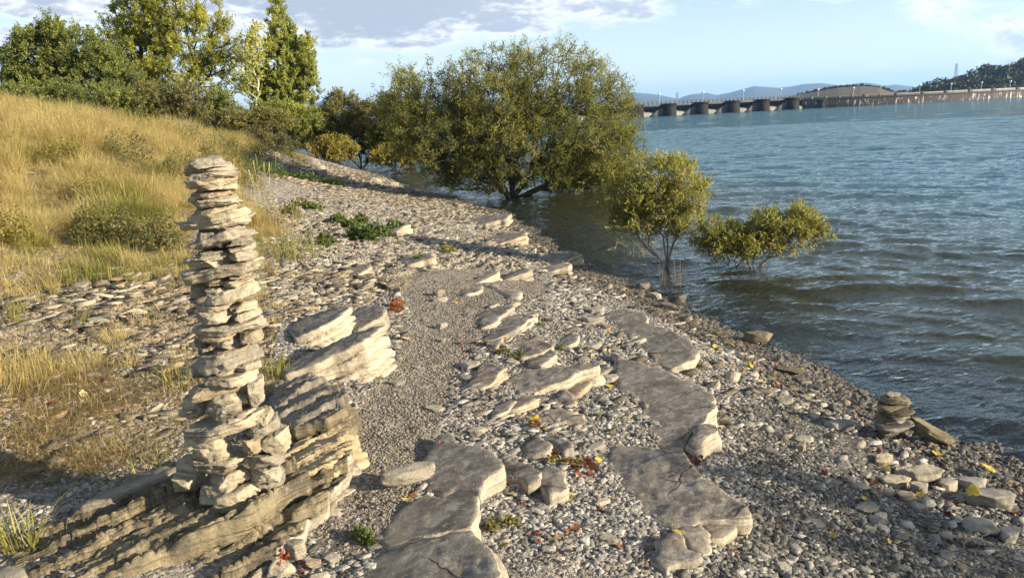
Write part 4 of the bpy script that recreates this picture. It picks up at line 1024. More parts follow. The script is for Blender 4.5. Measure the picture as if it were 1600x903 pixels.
def tree(name, label, cat, base, lobes, Y, mat, ntar=700, per=60, lsize=.08, asp=.34, spread=.35, bark=None, trunk=.12, stems=3, group=None, seed=0, shell=.45, twigs=True, tone=.45, tvar=.25, up=.3, squash=1.0, depthk=1.0, curve=.12, bare=0, rmin=.004, stem_up=.35, nstraight=False, center=None, radii=None, gap=-.28):
    """lobes: (px, py, rx, ry[, dY]) in the photo, taken at distance Y; base: foot point"""
    r = np.random.default_rng(900 + seed)
    base = np.asarray(base, float)
    bark = bark or M_BARK
    Ls = []
    for L in lobes:
        px, py, rx, ry = L[:4]; dy = L[4] if len(L) > 4 else 0
        yy = Y + dy; c = atY(px, py, yy); sc = yy / FPX
        Ls.append((c, np.array([rx * sc, (rx + ry) / 2 * sc * depthk, ry * sc])))
    if center is not None: Ls = [(np.array(center), np.array(radii))]
    vol = np.array([l[1].prod() ** .65 for l in Ls]); pr = vol / vol.sum()
    idx = r.choice(len(Ls), ntar, p=pr)
    dirs = rand_dirs(ntar, r)
    rad = (shell + (1 - shell) * r.random(ntar)) ** .8
    T = np.array([Ls[i][0] for i in idx]) + dirs * rad[:, None] * np.array([Ls[i][1] for i in idx])
    # leave gaps: drop targets where a coarse noise is low
    wsz = np.mean([l[1].mean() for l in Ls])
    keep = fbm(T / wsz * 1.7 + seed, 2, seed) > gap
    T = T[keep]
    gzb = np.array([max(hbase(t[None, :2])[0], 0) for t in T]); T = T[T[:, 2] > gzb + .12]
    # grow: connect each target to the nearest node already there, nearest to the base first
    nodes = [base]; par = [-1]
    cen = T.mean(0)
    st0 = []
    for s in range(stems):
        a = s / max(stems, 1) * 6.28 + r.random()
        tgt = base + (T[r.integers(len(T))] - base) * .45
        tgt[:2] = base[:2] + (tgt[:2] - base[:2]) * (.9 if stems > 1 else .15)
        if nstraight: tgt = np.array([base[0] + r.normal(0, .05), base[1], base[2] + (T[:, 2].max() - base[2]) * .85])
        p = base.copy(); q = 0
        m = 7
        for j in range(1, m + 1):
            f = j / m
            pt = base + (tgt - base) * np.array([f ** 1.25, f ** 1.25, f ** (1 - stem_up * .5)]) + r.normal(0, .02 * np.linalg.norm(tgt - base), 3) * (j > 1) * .5
            nodes.append(pt); par.append(q); q = len(nodes) - 1
    N = np.zeros((len(nodes) + len(T) * 6, 3)); N[:len(nodes)] = nodes; cnt = len(nodes)
    plen = np.zeros(len(N)); 
    for i in range(1, cnt): plen[i] = plen[par[i]] + np.linalg.norm(N[i] - N[par[i]])
    order = np.argsort(np.linalg.norm(T - base, axis=1))
    tips = []
    for t in T[order]:
        d = np.linalg.norm(N[:cnt] - t, axis=1)
        cost = d + .35 * plen[:cnt] + np.where(N[:cnt, 2] > t[2] + .1, .6 * d, 0)
        j = int(np.argmin(cost)); L = np.linalg.norm(t - N[j])
        k_ = int(np.clip(L / (wsz * .35), 1, 4)); q = j
        sag = r.normal(0, curve * L, 3)
        for s in range(1, k_ + 1):
            f = s / k_
            pt = N[j] + (t - N[j]) * f + (sag + np.array([0, 0, L * .12])) * math.sin(f * math.pi)
            N[cnt] = pt; par.append(q); plen[cnt] = plen[q] + L / k_; q = cnt; cnt += 1
        tips.append(q)
    N = N[:cnt]; par = np.array(par)
    load = np.zeros(cnt)
    for t in tips: load[t] += 1
    for i in range(cnt - 1, 0, -1): load[par[i]] += load[i]
    R = rmin + (trunk - rmin) * (load / load.max()) ** .5
    # branch tubes
    a = np.arange(1, cnt); b = par[1:]
    p0, p1 = N[b], N[a]; r0, r1 = np.minimum(R[b], R[a] * 1.5), R[a]
    ax = p1 - p0; ax /= np.linalg.norm(ax, axis=1)[:, None] + 1e-9
    rf = np.where(np.abs(ax[:, 2:3]) < .8, [[0, 0, 1.0]], [[1.0, 0, 0]])
    u = np.cross(ax, rf); u /= np.linalg.norm(u, axis=1)[:, None] + 1e-9; v = np.cross(ax, u)
    an = np.arange(5) / 5 * 2 * np.pi
    ring = np.cos(an)[None, :, None] * u[:, None] + np.sin(an)[None, :, None] * v[:, None]
    V = np.concatenate([p0[:, None] + ring * r0[:, None, None], p1[:, None] + ring * r1[:, None, None]], 1).reshape(-1, 3)
    o_ = np.arange(len(a))[:, None] * 10; jj = np.arange(5); j2 = (jj + 1) % 5
    F = np.stack([o_ + jj, o_ + j2, o_ + j2 + 5, o_ + jj + 5], -1).reshape(-1, 4)
    root = link(name, None, None, base); tag(root, label, cat, group)
    link("trunk", mesh_np("trunk", V - base, F, [bark], True), root)
    # twigs with leaves round every tip and along the outer branches
    tp = N[np.array(tips)]; bd = tp - N[par[np.array(tips)]]
    bd /= np.linalg.norm(bd, axis=1)[:, None] + 1e-9
    nt = len(tp); ntw = 3
    TD = (bd[:, None] * .5 + r.normal(0, .55, (nt, ntw, 3)) + np.array([0, 0, up])); TD /= np.linalg.norm(TD, axis=2)[..., None]
    ln = spread * r.uniform(.6, 1.25, (nt, ntw))
    m_each = max(2, per // ntw)
    f = r.random((nt, ntw, m_each)) ** .8
    st = tp[:, None, None] + TD[:, :, None] * (ln[:, :, None] * f)[..., None]
    st = st + r.normal(0, spread * .10, st.shape)
    ld = TD[:, :, None] * .5 + r.normal(0, .6, st.shape) + np.array([0, 0, up * .4])
    ct = tone + tvar * (fbm(tp / wsz * 1.4 + 5, 3, seed + 50) * 1.6) + r.normal(0, tvar * .3, nt)
    tn = np.clip(ct[:, None, None] + r.normal(0, .12, (nt, ntw, m_each)), 0, 1)
    sel = np.ones(nt, bool)
    if bare: sel = r.random(nt) > bare
    st, ld, tn = st[sel].reshape(-1, 3), ld[sel].reshape(-1, 3), tn[sel].ravel()
    LV, LFc, LT = leaf_quads(st, ld, lsize, asp, r, tn)
    LV[:, 2] = np.maximum(LV[:, 2], .03)
    link("crown", mesh_np("crown", LV - base, LFc, [mat], False, attrs={'tone': LT}), root)
    if twigs:
        e = tp[:, None] + TD * ln[..., None]; s0 = np.repeat(tp[:, None], ntw, 1).reshape(-1, 3); e = e.reshape(-1, 3)
        ax = e - s0; sd_ = np.cross(ax, rand_dirs(len(ax), r)); sd_ /= np.linalg.norm(sd_, axis=1)[:, None] + 1e-9
        w = rmin * .8
        s2 = np.cross(ax, sd_); s2 /= np.linalg.norm(s2, axis=1)[:, None] + 1e-9
        V = np.stack([s0 + sd_ * w, s0 - sd_ * w * .5 + s2 * w, s0 - sd_ * w * .5 - s2 * w, e], 1).reshape(-1, 3)
        q = np.arange(len(s0))[:, None] * 4
        F = np.concatenate([q + [0, 1, 3], q + [1, 2, 3], q + [2, 0, 3]])
        link("twigs", mesh_np("twigs", V - base, F, [bark], False), root)
    return root

g = hit(800, 316)
tree("willow", "big round willow standing in the shallows, several stems from one foot", "tree", (g[0], g[1], -.15),
     [(650,165,62,58), (625,150,36,36), (700,205,95,78), (770,150,92,72), (850,125,88,56), (905,185,88,88), (945,235,62,62), (820,235,110,62), (760,225,85,60), (925,140,40,40), (935,275,50,28), (880,268,62,30), (700,255,50,30), (740,262,60,28), (830,275,60,24), (900,288,60,20), (960,255,44,44), (655,220,52,38), (800,180,100,80), (770,292,44,16), (845,298,50,14), (905,300,50,14), (720,285,36,16), (945,288,34,20), (690,270,36,20), (975,150,12,24), (990,215,18,14,-.5)],
     g[1], LF_WIL, 3300, 70, .074, .26, .36, trunk=.17, stems=9, seed=1, tone=.36, tvar=.30, stem_up=-.2)
g2 = hit(877, 316)
tree("willow", "small willow stem just right of the big willow's foot, hung with dry twigs", "tree", (g2[0], g2[1], -.15), [(885,262,42,34), (905,255,48,38), (868,285,20,18)], g2[1], LF_WIL, 170, 40, .085, .26, .25, trunk=.11, stems=3, seed=2, tone=.55)
b = at(1042, 425, -.05)
tree("sapling", "slender willow sapling in the water with bare lower twigs and pale reeds at its foot", "tree", b, [(1015,290,66,44), (1000,338,56,32), (960,318,30,30), (1040,362,44,20), (1050,345,46,22), (1058,300,48,46), (990,315,42,38), (1025,325,56,30), (1075,335,26,24), (985,345,30,20), (1045,262,30,14), (1090,295,16,18)], b[1], LF_WIL, 680, 32, .062, .28, .17, trunk=.022, stems=7, seed=3, gap=-.22, tone=.55, up=.5, rmin=.003, bark=M_TWIG)
b = at(1176, 432, -.05)
tree("sapling", "low spreading willow sapling farthest out in the water", "tree", b, [(1115,372,36,26), (1130,376,40,26), (1150,390,44,18), (1215,385,40,18), (1170,378,46,24), (1215,362,46,24), (1255,358,36,22), (1195,350,30,16), (1275,372,14,16), (1250,335,14,16), (1110,372,14,12)], b[1], LF_WIL, 520, 32, .058, .28, .15, trunk=.02, stems=7, seed=4, gap=-.22, tone=.5, up=.55, rmin=.003, bark=M_TWIG)
b = at(1150, 432, -.05)
tree("bush", "bare twiggy bush in the water between the two saplings", "bush", b, [(1130,405,30,18), (1110,395,26,16), (1150,410,20,14), (1180,412,26,12)], b[1], LF_YEL, 70, 6, .05, .28, .12, trunk=.012, stems=6, seed=5, rmin=.002, bare=.7, bark=M_TWIG)
b = at(1000, 405, -.03)
tree("bush", "bare twiggy bush in the water left of the slender sapling", "bush", b, [(985,395,30,16), (965,390,26,12), (1005,400,20,12), (1010,385,20,12)], b[1], LF_YEL, 60, 5, .05, .28, .12, trunk=.012, stems=5, seed=6, rmin=.002, bare=.75, bark=M_TWIG)

def onridge(px, Y):
    d = ray(px, 150)[:2]; d = d / d[1]; x = d[0] * Y; return np.array([x, Y, gz(x, Y) - .1])
TR = "trees behind the grassy slope"
tree("broadleaf_tree", "dense dark green tree farthest left on the slope", "tree", onridge(95, 36), [(60,90,52,48), (85,65,38,36), (110,95,52,48), (30,110,26,40), (70,130,66,36), (150,120,48,46), (185,135,42,34), (125,75,30,30), (165,95,26,28)], 36, LF_DRK, 1300, 110, .095, .45, .42, gap=-.22, trunk=.2, stems=3, group=TR, seed=11, tone=.45, tvar=.3)
tree("broadleaf_tree", "tall loose yellowish green tree rising out of the photo", "tree", onridge(262, 40), [(220,30,56,40), (280,20,62,50), (310,60,52,42), (230,80,52,44), (275,110,52,36), (335,110,34,28), (200,50,36,40), (250,-20,62,34), (330,40,26,24), (215,120,34,30), (345,85,22,20)], 40, LF_YEL, 1200, 110, .095, .45, .44, gap=-.16, trunk=.24, stems=3, group=TR, seed=12, tone=.50, tvar=.3)
tree("birch", "thin pale stemmed tree with sparse light leaves left of the poplar", "tree", onridge(388, 40), [(392,80,26,26), (385,110,22,26), (400,60,14,16), (378,135,14,14), (395,140,12,16)], 40, LF_POP, 150, 26, .15, .5, .45, bark=M_BARKP, trunk=.07, stems=2, group=TR, seed=13, tone=.65)
tree("poplar", "tall pointed poplar between the thin birch and the big willow", "tree", onridge(440, 42), [(433,15,8,34), (438,55,20,40), (440,105,36,46), (447,145,50,36), (430,150,44,30), (482,95,13,44), (480,62,4,26), (400,130,20,30), (432,-15,4,24), (455,60,9,26), (463,112,20,40)], 42, LF_POP, 1000, 120, .09, .5, .28, gap=-.4, trunk=.2, stems=2, group=TR, seed=14, tone=.45, tvar=.25, up=.9)
SB = "scrub bushes behind the grassy slope"
for i, (lb, px, Y, lobes, mat, n, tn) in enumerate([
    ("dark scrub bush under the farthest left tree", 120, 33, [(60,150,70,18), (130,160,60,22), (190,165,44,22)], LF_DRK, 380, .3),
    ("olive scrub bush under the tall yellowish tree", 245, 34, [(240,160,48,24), (215,175,46,18), (285,160,40,24), (265,180,50,16)], LF_OLV, 360, .4),
    ("round bright bush between the tall tree and the birch", 340, 36, [(340,160,24,20), (325,175,30,16), (352,178,24,16)], LF_DRK, 200, .5),
    ("low brownish thicket at the foot of the birch", 380, 34, [(385,190,50,16), (350,200,40,12), (420,195,40,16)], LF_OLV, 300, .5),
    ("green bush at the foot of the poplar", 440, 38, [(440,185,44,22), (475,190,30,18), (415,180,30,20)], LF_POP, 280, .3),
    ("broad olive willow scrub left of the big willow", 555, 40, [(540,185,44,34), (580,200,48,40), (515,200,34,34), (560,225,52,26), (610,220,40,30), (495,190,22,26), (530,160,22,18), (640,235,28,22)], LF_OLV, 900, .42),
    ("dark willow scrub behind the big willow's left edge", 630, 38, [(620,190,44,46), (650,215,44,40), (600,225,34,28)], LF_WIL, 420, .25),
    ("small golden bush on the shore by the bright rocks", 522, 37, [(522,235,28,18), (505,238,18,14), (540,240,18,12)], LF_GOLD, 170, .5),
    ("half bare bush with spreading stems standing in the cove", 622, 35, [(615,245,36,12), (640,242,24,10), (598,250,16,10)], LF_GOLD, 120, .5),
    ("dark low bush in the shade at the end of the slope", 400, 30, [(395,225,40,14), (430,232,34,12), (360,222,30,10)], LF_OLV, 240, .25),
    ("dense green bush low behind the poplar's right side", 478, 46, [(490,210,36,24), (470,215,26,20)], LF_DRK, 200, .35)]):
    bs = onridge(px, Y)
    if "cove" in lb: bs = at(622, 270, -.05); Y = bs[1]
    tree("bush", lb, "bush", bs, lobes, Y, mat, n, 66, .11 if Y > 30 else .09, .42, .36, trunk=.06, stems=6, group=SB, seed=20 + i, tone=tn, tvar=.25, rmin=.006)


# unseen sapling added outside the right border to cast soft shade on the gravel
_q = hit(1330, 805); _f = 6.3
_c = np.array([_q[0], _q[1], _q[2]]) + sv * _f
tree("sapling", "unseen willow sapling just outside the right border, added for its shade", "tree", (_c[0], _c[1], -.25), [(0, 0, 1, 1)], 1, LF_WIL, 90, 34, .06, .28, .16, trunk=.02, stems=5, seed=44, tone=.5, up=.5, rmin=.003, bark=M_TWIG, center=_c, radii=(.55, .55, .40))
# ---------------------------------------------------------------- scatter (gravel, rubble, grass, far wood)
def scatter(name, pts, rot, scl, idx, variants, label):
    """stuff nobody could count: one object that repeats a few small meshes over its points"""
    me = mesh_np(name, pts, np.zeros((0, 3), int) if False else [np.array([[0, 1, 2]])], [], attrs={'rot': rot, 'scl': scl, 'idx': idx.astype(float)})
    src = bpy.data.collections.new(name + "_kinds")
    for i, (vm, nm) in enumerate(variants):
        o = bpy.data.objects.new("%s_kind_%02d" % (name, i), vm); src.objects.link(o)
    o = link(name, me)
    ng = bpy.data.node_groups.new(name, 'GeometryNodeTree')
    ng.interface.new_socket('Geometry', in_out='INPUT', socket_type='NodeSocketGeometry')
    ng.interface.new_socket('Geometry', in_out='OUTPUT', socket_type='NodeSocketGeometry')
    N = ng.nodes; Lk = ng.links
    gi = N.new('NodeGroupInput'); go = N.new('NodeGroupOutput')
    mp = N.new('GeometryNodeMeshToPoints')
    ip = N.new('GeometryNodeInstanceOnPoints'); ci = N.new('GeometryNodeCollectionInfo')
    ci.inputs[0].default_value = src; ci.inputs[1].default_value = True; ci.inputs[2].default_value = True
    def attr(nm, typ):
        a = N.new('GeometryNodeInputNamedAttribute'); a.data_type = typ; a.inputs[0].default_value = nm; return a.outputs[0]
    Lk.new(gi.outputs[0], mp.inputs[0]); Lk.new(mp.outputs[0], ip.inputs['Points']); Lk.new(ci.outputs[0], ip.inputs['Instance'])
    ip.inputs['Pick Instance'].default_value = True
    Lk.new(attr('idx', 'FLOAT'), ip.inputs['Instance Index'])
    e = N.new('FunctionNodeEulerToRotation'); Lk.new(attr('rot', 'FLOAT_VECTOR'), e.inputs[0]); Lk.new(e.outputs[0], ip.inputs['Rotation'])
    Lk.new(attr('scl', 'FLOAT_VECTOR'), ip.inputs['Scale']); Lk.new(ip.outputs[0], go.inputs[0])
    md = o.modifiers.new("scatter", 'NODES'); md.node_group = ng
    tag(o, label, None, None, "stuff"); return o

def pebble_mat(name, ramp, rough=.85):
    mt, k = material(name); ob = coords(k); oi = k.n('ShaderNodeObjectInfo').outputs['Random']
    c = k.ramp(oi, ramp)
    n = k.noise(ob, 3.0, 4, .6)
    c = k.mix(1.0, c, k.ramp(n, [(.3, .7), (.7, 1.2)]), 'MULTIPLY')
    pbr(k, c, rough, k.bump(n, .4, .1), .25); return mt
M_PEB = pebble_mat("grey_gravel", [(0, (.10, .093, .082)), (.25, (.18, .168, .148)), (.55, (.26, .243, .212)), (.82, (.36, .338, .295)), (.94, (.50, .47, .42)), (1, (.28, .2, .13))])
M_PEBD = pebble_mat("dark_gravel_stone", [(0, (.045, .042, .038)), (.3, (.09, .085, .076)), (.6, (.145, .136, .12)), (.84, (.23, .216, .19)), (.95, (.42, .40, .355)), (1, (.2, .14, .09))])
M_PEBB = pebble_mat("brown_gravel", [(0, (.10, .09, .072)), (.3, (.18, .16, .13)), (.6, (.255, .228, .186)), (.88, (.36, .325, .265)), (1, (.26, .17, .10))])
M_PEBW = pebble_mat("wet_gravel", [(0, (.05, .045, .04)), (.5, (.10, .09, .075)), (.85, (.18, .16, .13)), (1, (.2, .13, .06))], .3)
M_FLK = pebble_mat("shale_flakes", [(0, (.06, .05, .035)), (.35, (.135, .112, .078)), (.65, (.235, .2, .14)), (.88, (.40, .35, .265)), (1, (.26, .175, .09))])
def chip_mesh(nm, a, b, c, seed, mat, sub=1):
    V, F = stone_geo(a, b, c, sub, seed, rough=.10, nside=int(rng.integers(4, 7))); return mesh_np(nm, V, F, [mat])
def kinds(nm, mat, n, ch, seed, br=(.55, .95)):
    return [(chip_mesh(nm, 1, rng.uniform(*br), rng.uniform(*ch), seed + i, mat), nm) for i in range(n)]
def polar(N, a0, a1, r0, r1, p=1.0):
    a = np.radians(rng.uniform(a0, a1, N)); u = rng.random(N)
    if p == 1.0: r = r0 * (r1 / r0) ** u
    else: r = (r0 ** (1 - p) + u * (r1 ** (1 - p) - r0 ** (1 - p))) ** (1 / (1 - p))
    return np.column_stack([np.sin(a) * r, np.cos(a) * r]), r
def yaw_rot(n, tilt, ymean=None, ystd=None):
    y = rng.uniform(0, 6.28, n) if ymean is None else rng.normal(ymean, ystd, n) + (rng.random(n) < .5) * np.pi
    return np.column_stack([rng.normal(0, tilt, n), rng.normal(0, tilt, n), y])

Q, r = polar(520000, -44, 42, 1.9, 19)
z = ground_h(Q); px, py = proj(np.column_stack([Q, z])); d = sdist(Q)
nzq = fbm(Q * 1.7, 3, 611) * 22
zx, zy = px + nzq, py + fbm(Q * 2.1, 3, 613) * 10
fine = inpoly(zx, zy, Z_FINE); rubz = inpoly(zx, zy, Z_RUBBLE); flag = inpoly(zx, zy, Z_FLAG); straw = inpoly(zx, zy, Z_STRAW); grs = inpoly(zx, zy, Z_GRASS) | ((z > 1.0) & (r > 9))
size = .0024 * np.maximum(r, 2.5) / 2.5 * np.minimum((1 - rng.random(len(Q))) ** -.62, 7.5)
patch = fbm(Q * .9, 3, 615)
size *= np.exp(1.5 * patch)
size = np.where(fine, np.minimum(size * .85, .009), size)
size = np.minimum(size, .024)
u = rng.random(len(Q))
isflake = (rubz & (u < .75)) | (flag & (u < .6))
ok = (d > -1.6) & ~(straw & (u < .72)) & ~(grs & (u < .93)) & ~isflake
wet = d < .62 + .35 * patch
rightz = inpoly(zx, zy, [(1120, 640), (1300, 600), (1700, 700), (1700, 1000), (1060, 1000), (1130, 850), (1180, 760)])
def emit(name, m, mats, ch, lb, seed, smul=1.0, tilt=.28, sink=.25, br=(.38, .85), ym=None, ys=None):
    P = np.column_stack([Q[m], z[m]]); s = size[m] * smul
    P[:, 2] += s * ch[0] * .5 - s * sink * .4
    n = len(P); print(name, n)
    return scatter(name, P, yaw_rot(n, tilt, ym, ys), s[:, None] * np.ones(3) * np.column_stack([np.ones(n), np.ones(n), rng.uniform(.7, 1.3, n)]), rng.integers(0, 8, n), kinds(name, mats, 8, ch, seed, br), lb)
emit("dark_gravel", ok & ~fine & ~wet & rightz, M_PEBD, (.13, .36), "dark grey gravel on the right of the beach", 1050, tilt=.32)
emit("gravel", ok & ~fine & ~wet & ~rightz, M_PEB, (.13, .36), "grey pebbles and chips covering the beach", 1000, tilt=.35)
emit("fine_gravel", ok & fine & ~wet, M_PEBB, (.4, .7), "fine brown gravel in the path between the ledges and the slabs", 1100)
emit("wet_gravel", ok & wet, M_PEBW, (.12, .3), "dark wet pebbles along the water line and under the shallows", 1200, 1.5)
# rubble: thin flakes lying in the bedding, long axis with the strike
Q2, r2 = polar(130000, -46, 42, 3.5, 46)
z2 = ground_h(Q2); px2, py2 = proj(np.column_stack([Q2, z2])); d2 = sdist(Q2)
zx2, zy2 = px2 + fbm(Q2 * 1.7, 3, 611) * 26, py2 + fbm(Q2 * 2.1, 3, 613) * 12
inr = inpoly(zx2, zy2, Z_RUBBLE); inf = inpoly(zx2, zy2, Z_FLAG); ing = inpoly(zx2, zy2, Z_GRASS)
u2 = rng.random(len(Q2)); pt2 = fbm(Q2 * 1.1, 3, 617)
m2 = (d2 > .25) & ((inr & (u2 < .85 + pt2)) | (inf & (u2 < .55 + pt2)) | (inpoly(px2, py2, [(415, 268), (470, 246), (600, 278), (660, 300), (720, 322), (600, 318), (480, 296)]) & (u2 < .85)) | (inpoly(zx2, zy2, Z_STRAW) & (u2 < .18)) | (ing & (z2 < 1.0) & (u2 < .12)) | (u2 < .035 + .10 * (px2 > 640) * (pt2 > -.1))) & ~inpoly(px2, py2, Z_FINE)
s2 = .0072 * np.maximum(r2, 3.5) / 3.5 * np.minimum((1 - rng.random(len(Q2))) ** -.6, 6.0)
s2 = np.minimum(s2 * np.exp(.8 * pt2), np.where(inf & ~inr, .062, .10))[m2]
P2 = np.column_stack([Q2[m2], z2[m2] + s2 * .10]); n2 = len(P2); print("flakes", n2)
R2 = yaw_rot(n2, .13, .55, .5); 
scatter("shale_rubble", P2, R2, s2[:, None] * np.ones(3), rng.integers(0, 8, n2), kinds("shale_rubble", M_FLK, 8, (.10, .24), 1300, (.35, .8)), "thin pale shale flakes strewn over the left bank and the far beach")

Q3, r3 = polar(60000, -30, 44, 2.2, 18)
z3 = ground_h(Q3); px3, py3 = proj(np.column_stack([Q3, z3])); d3 = sdist(Q3); pt3 = fbm(Q3 * 1.6, 3, 631)
m3 = (d3 > .55) & ~inpoly(px3, py3, Z_FINE) & ~inpoly(px3, py3, Z_STRAW) & (px3 > 420) & (rng.random(len(Q3)) < .32 + 1.1 * pt3)
s3 = np.minimum(.0075 * np.maximum(r3, 2.5) / 2.5 * np.minimum((1 - rng.random(len(Q3))) ** -.5, 4.0), .06)[m3]
P3 = np.column_stack([Q3[m3], z3[m3] + s3 * .22]); n3_ = len(P3); print("grey flakes", n3_)
M_GFL = pebble_mat("grey_shale", [(0, (.10, .092, .08)), (.35, (.19, .175, .15)), (.7, (.30, .28, .24)), (.92, (.46, .43, .375)), (1, (.25, .19, .13))])
scatter("grey_shale", P3, yaw_rot(n3_, .16, .5, .6), s3[:, None] * np.ones(3), rng.integers(0, 8, n3_), kinds("grey_shale", M_GFL, 8, (.08, .2), 1350, (.35, .8)), "flat grey shale flakes lying over the gravel of the beach")

# ---------------------------------------------------------------- bigger loose stones, each its own object
MESHES = [chip_mesh("stone", 1, rng.uniform(.55, .9), rng.uniform(.18, .5), 1500 + i, M_STONE, 4) for i in range(8)]
MESHF = [chip_mesh("stone", 1, rng.uniform(.4, .75), rng.uniform(.12, .22), 1540 + i, M_STONE, 4) for i in range(6)]
MESHW = [chip_mesh("stone", 1, rng.uniform(.55, .9), rng.uniform(.25, .5), 1580 + i, M_WET, 4) for i in range(5)]
ZONES = [([(1130, 560), (1240, 600), (1400, 690), (1600, 770), (1600, 903), (1150, 903), (1180, 800), (1120, 700)], 38, MESHES, (.020, .05), "small grey stone scattered on the gravel between the long slab row and the water", "scattered stones on the right gravel"),
         ([(790, 660), (940, 660), (960, 800), (1020, 903), (800, 903), (795, 800)], 24, MESHES, (.014, .03), "small stone lying in the gravel channel between the two slab rows", "scattered stones in the channel between the slabs"),
         ([(640, 470), (930, 440), (950, 560), (720, 640), (650, 600)], 28, MESHES, (.02, .055), "small pale stone scattered among the pebbles of the middle beach", "scattered stones on the middle beach"),
         ([(430, 330), (600, 290), (800, 340), (860, 400), (640, 430), (430, 440)], 36, MESHF, (.05, .12), "one of the flat flags littering the far beach below the green herbs", "flat flags on the far beach"),
         ([(0, 430), (300, 420), (300, 560), (0, 600)], 34, MESHF, (.03, .10), "one of the flat pale chips on the rubble left of the tall cairn", "flat chips on the left rubble"),
         ([(870, 385), (1000, 440), (1100, 490), (1250, 565), (1400, 640), (1360, 650), (1200, 580), (1060, 500), (960, 460), (860, 400)], 46, MESHW, (.025, .07), "one of the dark wet stones along the water's edge", "wet stones along the water line"),
         ([(430, 265), (480, 252), (600, 285), (650, 300), (600, 305), (500, 275)], 26, MESHES, (.10, .32), "one of the sunlit blocks on the far shore by the golden bush", "sunlit blocks on the far shore"),
         ([(400, 830), (560, 800), (560, 903), (400, 903)], 12, MESHES, (.012, .028), "one of the little stones in the gravel at the foot of the front ledge", "little stones by the front ledge")]
for poly, n, ms, (a0, a1), lb, grp in ZONES:
    poly = np.array(poly, float); lo, hi = poly.min(0), poly.max(0); c = 0; tries = 0
    while c < n and tries < 4000:
        tries += 1
        x, y = rng.uniform(lo, hi)
        if not inpoly(np.array([x]), np.array([y]), poly)[0]: continue
        q = hit(x, y)
        if "wet" in lb and not -.7 < sdist(q[None, :2])[0] < .5: continue
        a = a0 * (a1 / a0) ** (rng.random() ** 1.6)
        o = link("stone", ms[rng.integers(len(ms))], None, (q[0], q[1], gz(q[0], q[1]) + a * .12), (rng.normal(0, .13), rng.normal(0, .13), rng.uniform(-.4, 1.0) + (rng.random() < .5) * 3.14))
        o.scale = (a, a, a * rng.uniform(.8, 1.3)); tag(o, lb, "stone", grp); c += 1

# ---------------------------------------------------------------- grass
def grass_mat(name, ramp):
    mt, k = material(name)
    t = k.n('ShaderNodeAttribute', attribute_name='tone').outputs['Fac']
    oi = k.n('ShaderNodeObjectInfo').outputs['Random']
    pl_ = k.noise(k.n('ShaderNodeObjectInfo').outputs['Location'], .75, 4, .6)
    f = k.math('ADD', k.math('ADD', k.math('MULTIPLY', t, .5), k.math('MULTIPLY', oi, .3)), k.math('MULTIPLY', k.math('SUBTRACT', pl_, .42), 1.5))
    c = k.ramp(f, ramp)
    d = k.n('ShaderNodeBsdfPrincipled', {'Base Color': c, 'Roughness': .6, 'Specular IOR Level': .25})
    tr = k.n('ShaderNodeBsdfTranslucent', {'Color': c})
    k.L.new(k.n('ShaderNodeMixShader', {0: .4, 1: d.outputs[0], 2: tr.outputs[0]}).outputs[0], k.out.inputs[0]); return mt
M_DRY = grass_mat("dry_grass", [(0, (.17, .12, .055)), (.3, (.38, .30, .11)), (.6, (.56, .44, .17)), (.85, (.66, .56, .29)), (1, (.36, .35, .10))])
M_GRN = grass_mat("green_grass", [(0, (.09, .10, .025)), (.4, (.22, .22, .05)), (.75, (.38, .33, .09)), (1, (.5, .43, .17))])
def blades(n, rad, h0, h1, w, lean, seed, curl=.5, heads=.0):
    r = np.random.default_rng(seed)
    a = r.uniform(0, 6.28, n); rr = rad * np.sqrt(r.random(n))
    base = np.column_stack([np.cos(a) * rr, np.sin(a) * rr, np.full(n, -.02)])
    hh = r.uniform(h0, h1, n); dr = a + r.normal(0, .9, n); ln = np.abs(r.normal(0, lean, n)) + .05
    dv = np.column_stack([np.cos(dr), np.sin(dr), np.zeros(n)]); sv_ = np.column_stack([-np.sin(dr), np.cos(dr), np.zeros(n)])
    f = np.array([0, .35, .7, 1.0])
    ctr = base[:, None] + dv[:, None] * (hh * ln)[:, None, None] * (f ** 1.6)[None, :, None] + np.array([0, 0, 1.0]) * (hh[:, None] * (f - curl * ln[:, None] * f ** 2.5 * .7))[..., None]
    ww = w * np.array([1, .85, .5, .06])
    isd = r.random(n) < heads
    W_ = np.where(isd[:, None], w * np.array([.5, .4, .5, 2.2])[None], ww[None])
    V = np.stack([ctr - sv_[:, None] * W_[..., None] / 2, ctr + sv_[:, None] * W_[..., None] / 2], 2)
    q = np.arange(n)[:, None] * 8
    F = np.concatenate([q + [0, 1, 3, 2], q + [2, 3, 5, 4], q + [4, 5, 7, 6]])
    return V.reshape(-1, 3), F, np.repeat(r.random(n), 8)
def tuft_mesh(nm, mat, *a, **k):
    V, F, t = blades(*a, **k); return mesh_np(nm, V, F, [mat], attrs={'tone': t})
TALL = [(tuft_mesh("dry_grass", M_DRY, 46, .17, .25, 1.0, .0075, .75, 40 + i, heads=.10), "") for i in range(5)]
SHORT = [(tuft_mesh("dry_grass", M_DRY, 56, .2, .10, .42, .007, 1.0, 60 + i, heads=.08), "") for i in range(4)]
GREEN = [(tuft_mesh("dry_grass", M_GRN, 44, .14, .2, .6, .011, .6, 80 + i), "") for i in range(3)]
Q, r = polar(80000, -50, -2, 5.0, 42, 1.0)
Qb, rb = polar(16000, -100, -46, 4.0, 30, 1.1); Q = np.vstack([Q, Qb]); r = np.concatenate([r, rb])
z = ground_h(Q); px, py = proj(np.column_stack([Q, z])); d = sdist(Q)
j1, j2 = fbm(Q * .9, 4, 701), fbm(Q * 2.4, 3, 702)
zx, zy = px + j2 * 50, py + j1 * 46
